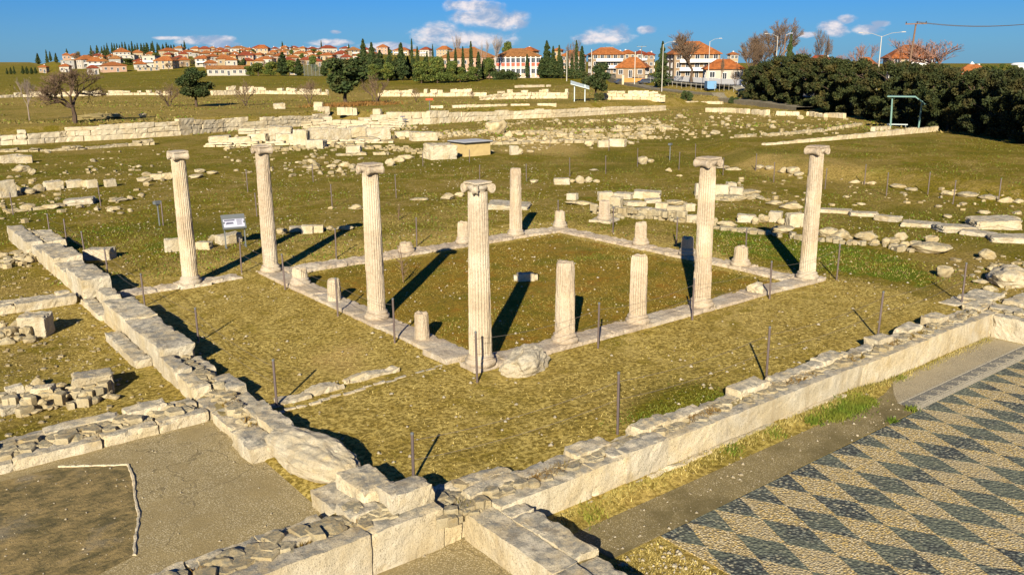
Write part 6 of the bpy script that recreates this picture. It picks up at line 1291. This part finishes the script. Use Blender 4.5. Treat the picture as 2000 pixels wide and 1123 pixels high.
M['stonewall_dark'] = stone_mat('mossy_masonry', (.19, .16, .10), (.25, .21, .13), (.12, .115, .08), .6, .8, .8, .2)
tag(link_mesh('retaining_wall', V, Fc, 'stonewall_dark'), 'dark mossy retaining wall below the road fence', 'wall')
x, y = spot(1400, 226); gw = thing('garden_wall', 'long white garden wall along the far side of the road', 'wall', (0, 0, 0)); mb = MB(); A_ = [spot(px, d) for px, d in ((1318, 236), (1380, 218), (1462, 200))]
for a, b in zip(A_, A_[1:]):
    d_ = Vector(b)-Vector(a); n_ = int(d_.length/3)
    for i in range(n_): c = Vector(a)+d_*(i+.5)/n_; mb.box((c.x, c.y, H(c.x, c.y)+.55), (d_.length/n_, .25, 1.5), math.atan2(d_.y, d_.x))
mb.build('wall', 'white', gw)
x, y = spot(1240, 255); fw = thing('garden_wall', 'orange brick garden wall with gate posts at the road end', 'wall', (x, y, H(x, y)), math.atan2(y-CY, x-CX)-math.pi/2); mb = MB(); mb.box((0, 0, .8), (6.0, .3, 1.8)); M['brick'] = flat_mat('orange_brick', (.42, .19, .05)); mb.build('wall', 'brick', fw)
for s in (-1, 1): mb = MB(); mb.box((s*3.3, 0, 1.2), (.6, .6, 2.6)); mb.build('gate_post', 'ashlar', fw)
def lamp(px, d, yt, label, arms=(1,), arm=2.2):
    x, y = spot(px, d); z = H(x, y); t = thing('street_lamp', label, 'street lamp', (x, y, z), math.atan2(y-CY, x-CX)-math.pi/2); h = ztop(x, y, yt)-z
    mb = MB(); mb.tube([(0, 0, -.3), (0, 0, h-.6)], [.11, .06], 8); mb.build('pole', 'pole', t)
    for s in arms:
        mb = MB(); mb.tube([(0, 0, h-.7), (s*arm*.5, 0, h-.15), (s*arm, 0, h)], [.045, .04, .035], 6); a_ = mb.build('arm', 'lamp_grey', t); mb = MB(); mb.box((s*(arm+.3), 0, h+.02), (.75, .28, .14), taper=.7); mb.build('lamp_head', 'lamp_grey', a_)
lamp(1294, 212, 82, 'grey street lamp beside the dark spruce', (1,)); lamp(1384, 204, 76, 'grey street lamp rising by the blue trailer', (1,), 2.0); lamp(1716, 160, 64, 'tall street lamp with two opposite arms over the hedge', (-1, 1), 3.0); lamp(1515, 205, 66, 'pale street lamp over the hedge beside the brown pole', (-1,), 2.2)
for px, d, yt, lb in ((1529, 205, 68, 'brown wooden lamp pole leaning close to the pale street lamp'),):
    x, y = spot(px, d); z = H(x, y); t = thing('lamp_pole', lb, 'street lamp', (x, y, z), 0); h = ztop(x, y, yt)-z; mb = MB(); mb.tube([(0, 0, -.3), (.15, 0, h)], [.17, .11], 8); mb.build('pole', 'wood', t)
    mb = MB(); mb.tube([(.15, 0, h-.1), (1.2, -.4, h+.25)], .05, 6); a_ = mb.build('arm', 'pole', t); mb = MB(); mb.box((1.5, -.5, h+.28), (.9, .3, .18)); mb.build('lamp_head', 'panel_white', a_)
def power_pole(px, d, yt, label, lean=0, w=2.6, ms='wood'):
    x, y = spot(px, d); z = H(x, y); t = thing('power_pole', label, 'power pole', (x, y, z), math.atan2(y-CY, x-CX)-math.pi/2); h = ztop(x, y, yt)-z
    mb = MB(); mb.tube([(-lean, 0, -.3), (0, 0, h)], [.2, .12], 8); mb.build('pole', ms, t); mb = MB(); mb.box((0, -.1, h-.1), (w, .14, .16)); c = mb.build('crossarm', ms, t)
    for s in (-.46, .05, .46): mb = MB(); mb.lathe([(.05, 0), (.09, .08), (.06, .14), (.09, .2), (.03, .28)], 8, (s*w, -.1, h-.02)); mb.build('insulator', 'dark', c)
    return Vector((x, y, z+h+.2))
q1 = power_pole(1780, 150, 46, 'tall dark wooden power pole with a crossarm leaning over the hedge', .65, 3.0)
power_pole(1252, 330, 91, 'thin power pole with a crossarm over the orange lean roof', 0, 3.4, 'grey_metal'); power_pole(1190, 350, 92, 'thin power pole with a crossarm over the tan apartment house', 0, 3.4, 'grey_metal')
mb = MB(); e_ = Vector((*spot(2150, 140), q1.z+.2))
for o in (-1.2, .1, 1.2):
    pp = [q1.lerp(e_, k/12)+Vector((o*.7, o*.5, -1.2*4*(k/12)*(1-k/12))) for k in range(13)]; mb.tube(pp, .022, 4)
tag(mb.build('power_line', 'rope'), 'thin power line running off from the tall wooden pole', 'cable')
for px, d, yt, lb in ((1155, 300, 96, 'plain grey pole standing among the group of cypresses'), (1240, 245, 100, 'slim pole before the low house with the orange lean roof'), (1107, 300, 100, 'thin brown pole between two slim cypresses')):
    x, y = spot(px, d); z = H(x, y); t = thing('street_pole', lb, 'pole', (x, y, z)); h = ztop(x, y, yt)-z; mb = MB(); mb.tube([(0, 0, 0), (0, 0, h)], [.14, .1], 8); mb.build('pole', 'pole', t); mb = MB(); mb.lathe([(.13, h-.1), (.13, h+.08)], 8); mb.build('cap', 'grey_metal', t)
# blue box trailer and a dark parked car by the road
x, y = spot(1389, 200); z = H(x, y)+.15; t = thing('box_trailer', 'blue box trailer parked under the street lamp', 'trailer', (x, y, z), math.atan2(y-CY, x-CX)-math.pi/2+.2)
mb = MB(); mb.box((0, 0, 1.35), (2.0, 3.2, 1.5)); mb.box((0, 0, .5), (1.7, 3.6, .16)); mb.build('body', 'blue', t)
for s in (-1, 1): mb = MB(); mb.tube([(s*.85, 0, .36), (s*1.05, 0, .36)], [.36, .36], 14); mb.build('wheel', 'dark', t)
def car(px, d, ms, label):
    x, y = spot(px, d); z = H(x, y)+.15; t = thing('parked_car', label, 'car', (x, y, z), math.atan2(y-CY, x-CX)-math.pi/2+.4)
    mb = MB(); s = [(-2.1, .35), (-2.1, .8), (-1.3, .92), (-.7, 1.42), (.7, 1.45), (1.5, .95), (2.1, .85), (2.1, .35)]
    v = [(a, -.85, b) for a, b in s]+[(a, .85, b) for a, b in s]; n_ = len(s); mb.add(v, [tuple(range(n_-1, -1, -1)), tuple(range(n_, 2*n_))]+[(i, i+1, n_+i+1, n_+i) for i in range(n_-1)]+[(n_-1, 0, n_, 2*n_-1)]); mb.build('body', ms, t)
    mb = MB(); mb.add([(-1.15, -.87, .95), (-.65, -.87, 1.36), (.65, -.87, 1.38), (1.3, -.87, .98)], [(0, 1, 2, 3)]); mb.build('window', 'glass', t)
    for a in (-1.3, 1.35):
        for b in (-.8, .8): w_ = MB(); w_.tube([(a, b-.1, .32), (a, b+.1, .32)], [.32, .32], 14); w_.build('wheel', 'dark', t)
M['car_dark'] = flat_mat('car_dark', (.05, .06, .08), .3); M['car_white'] = flat_mat('car_white', (.6, .6, .6), .3)
car(1214, 262, 'car_dark', 'dark car parked at the far end of the road'); car(1262, 246, 'car_dark', 'dark car parked beside the orange brick garden wall')
# ---- remove the tree prototypes themselves
for t in PROTO.values():
    for c in list(t.children): bpy.data.objects.remove(c)
    bpy.data.objects.remove(t)
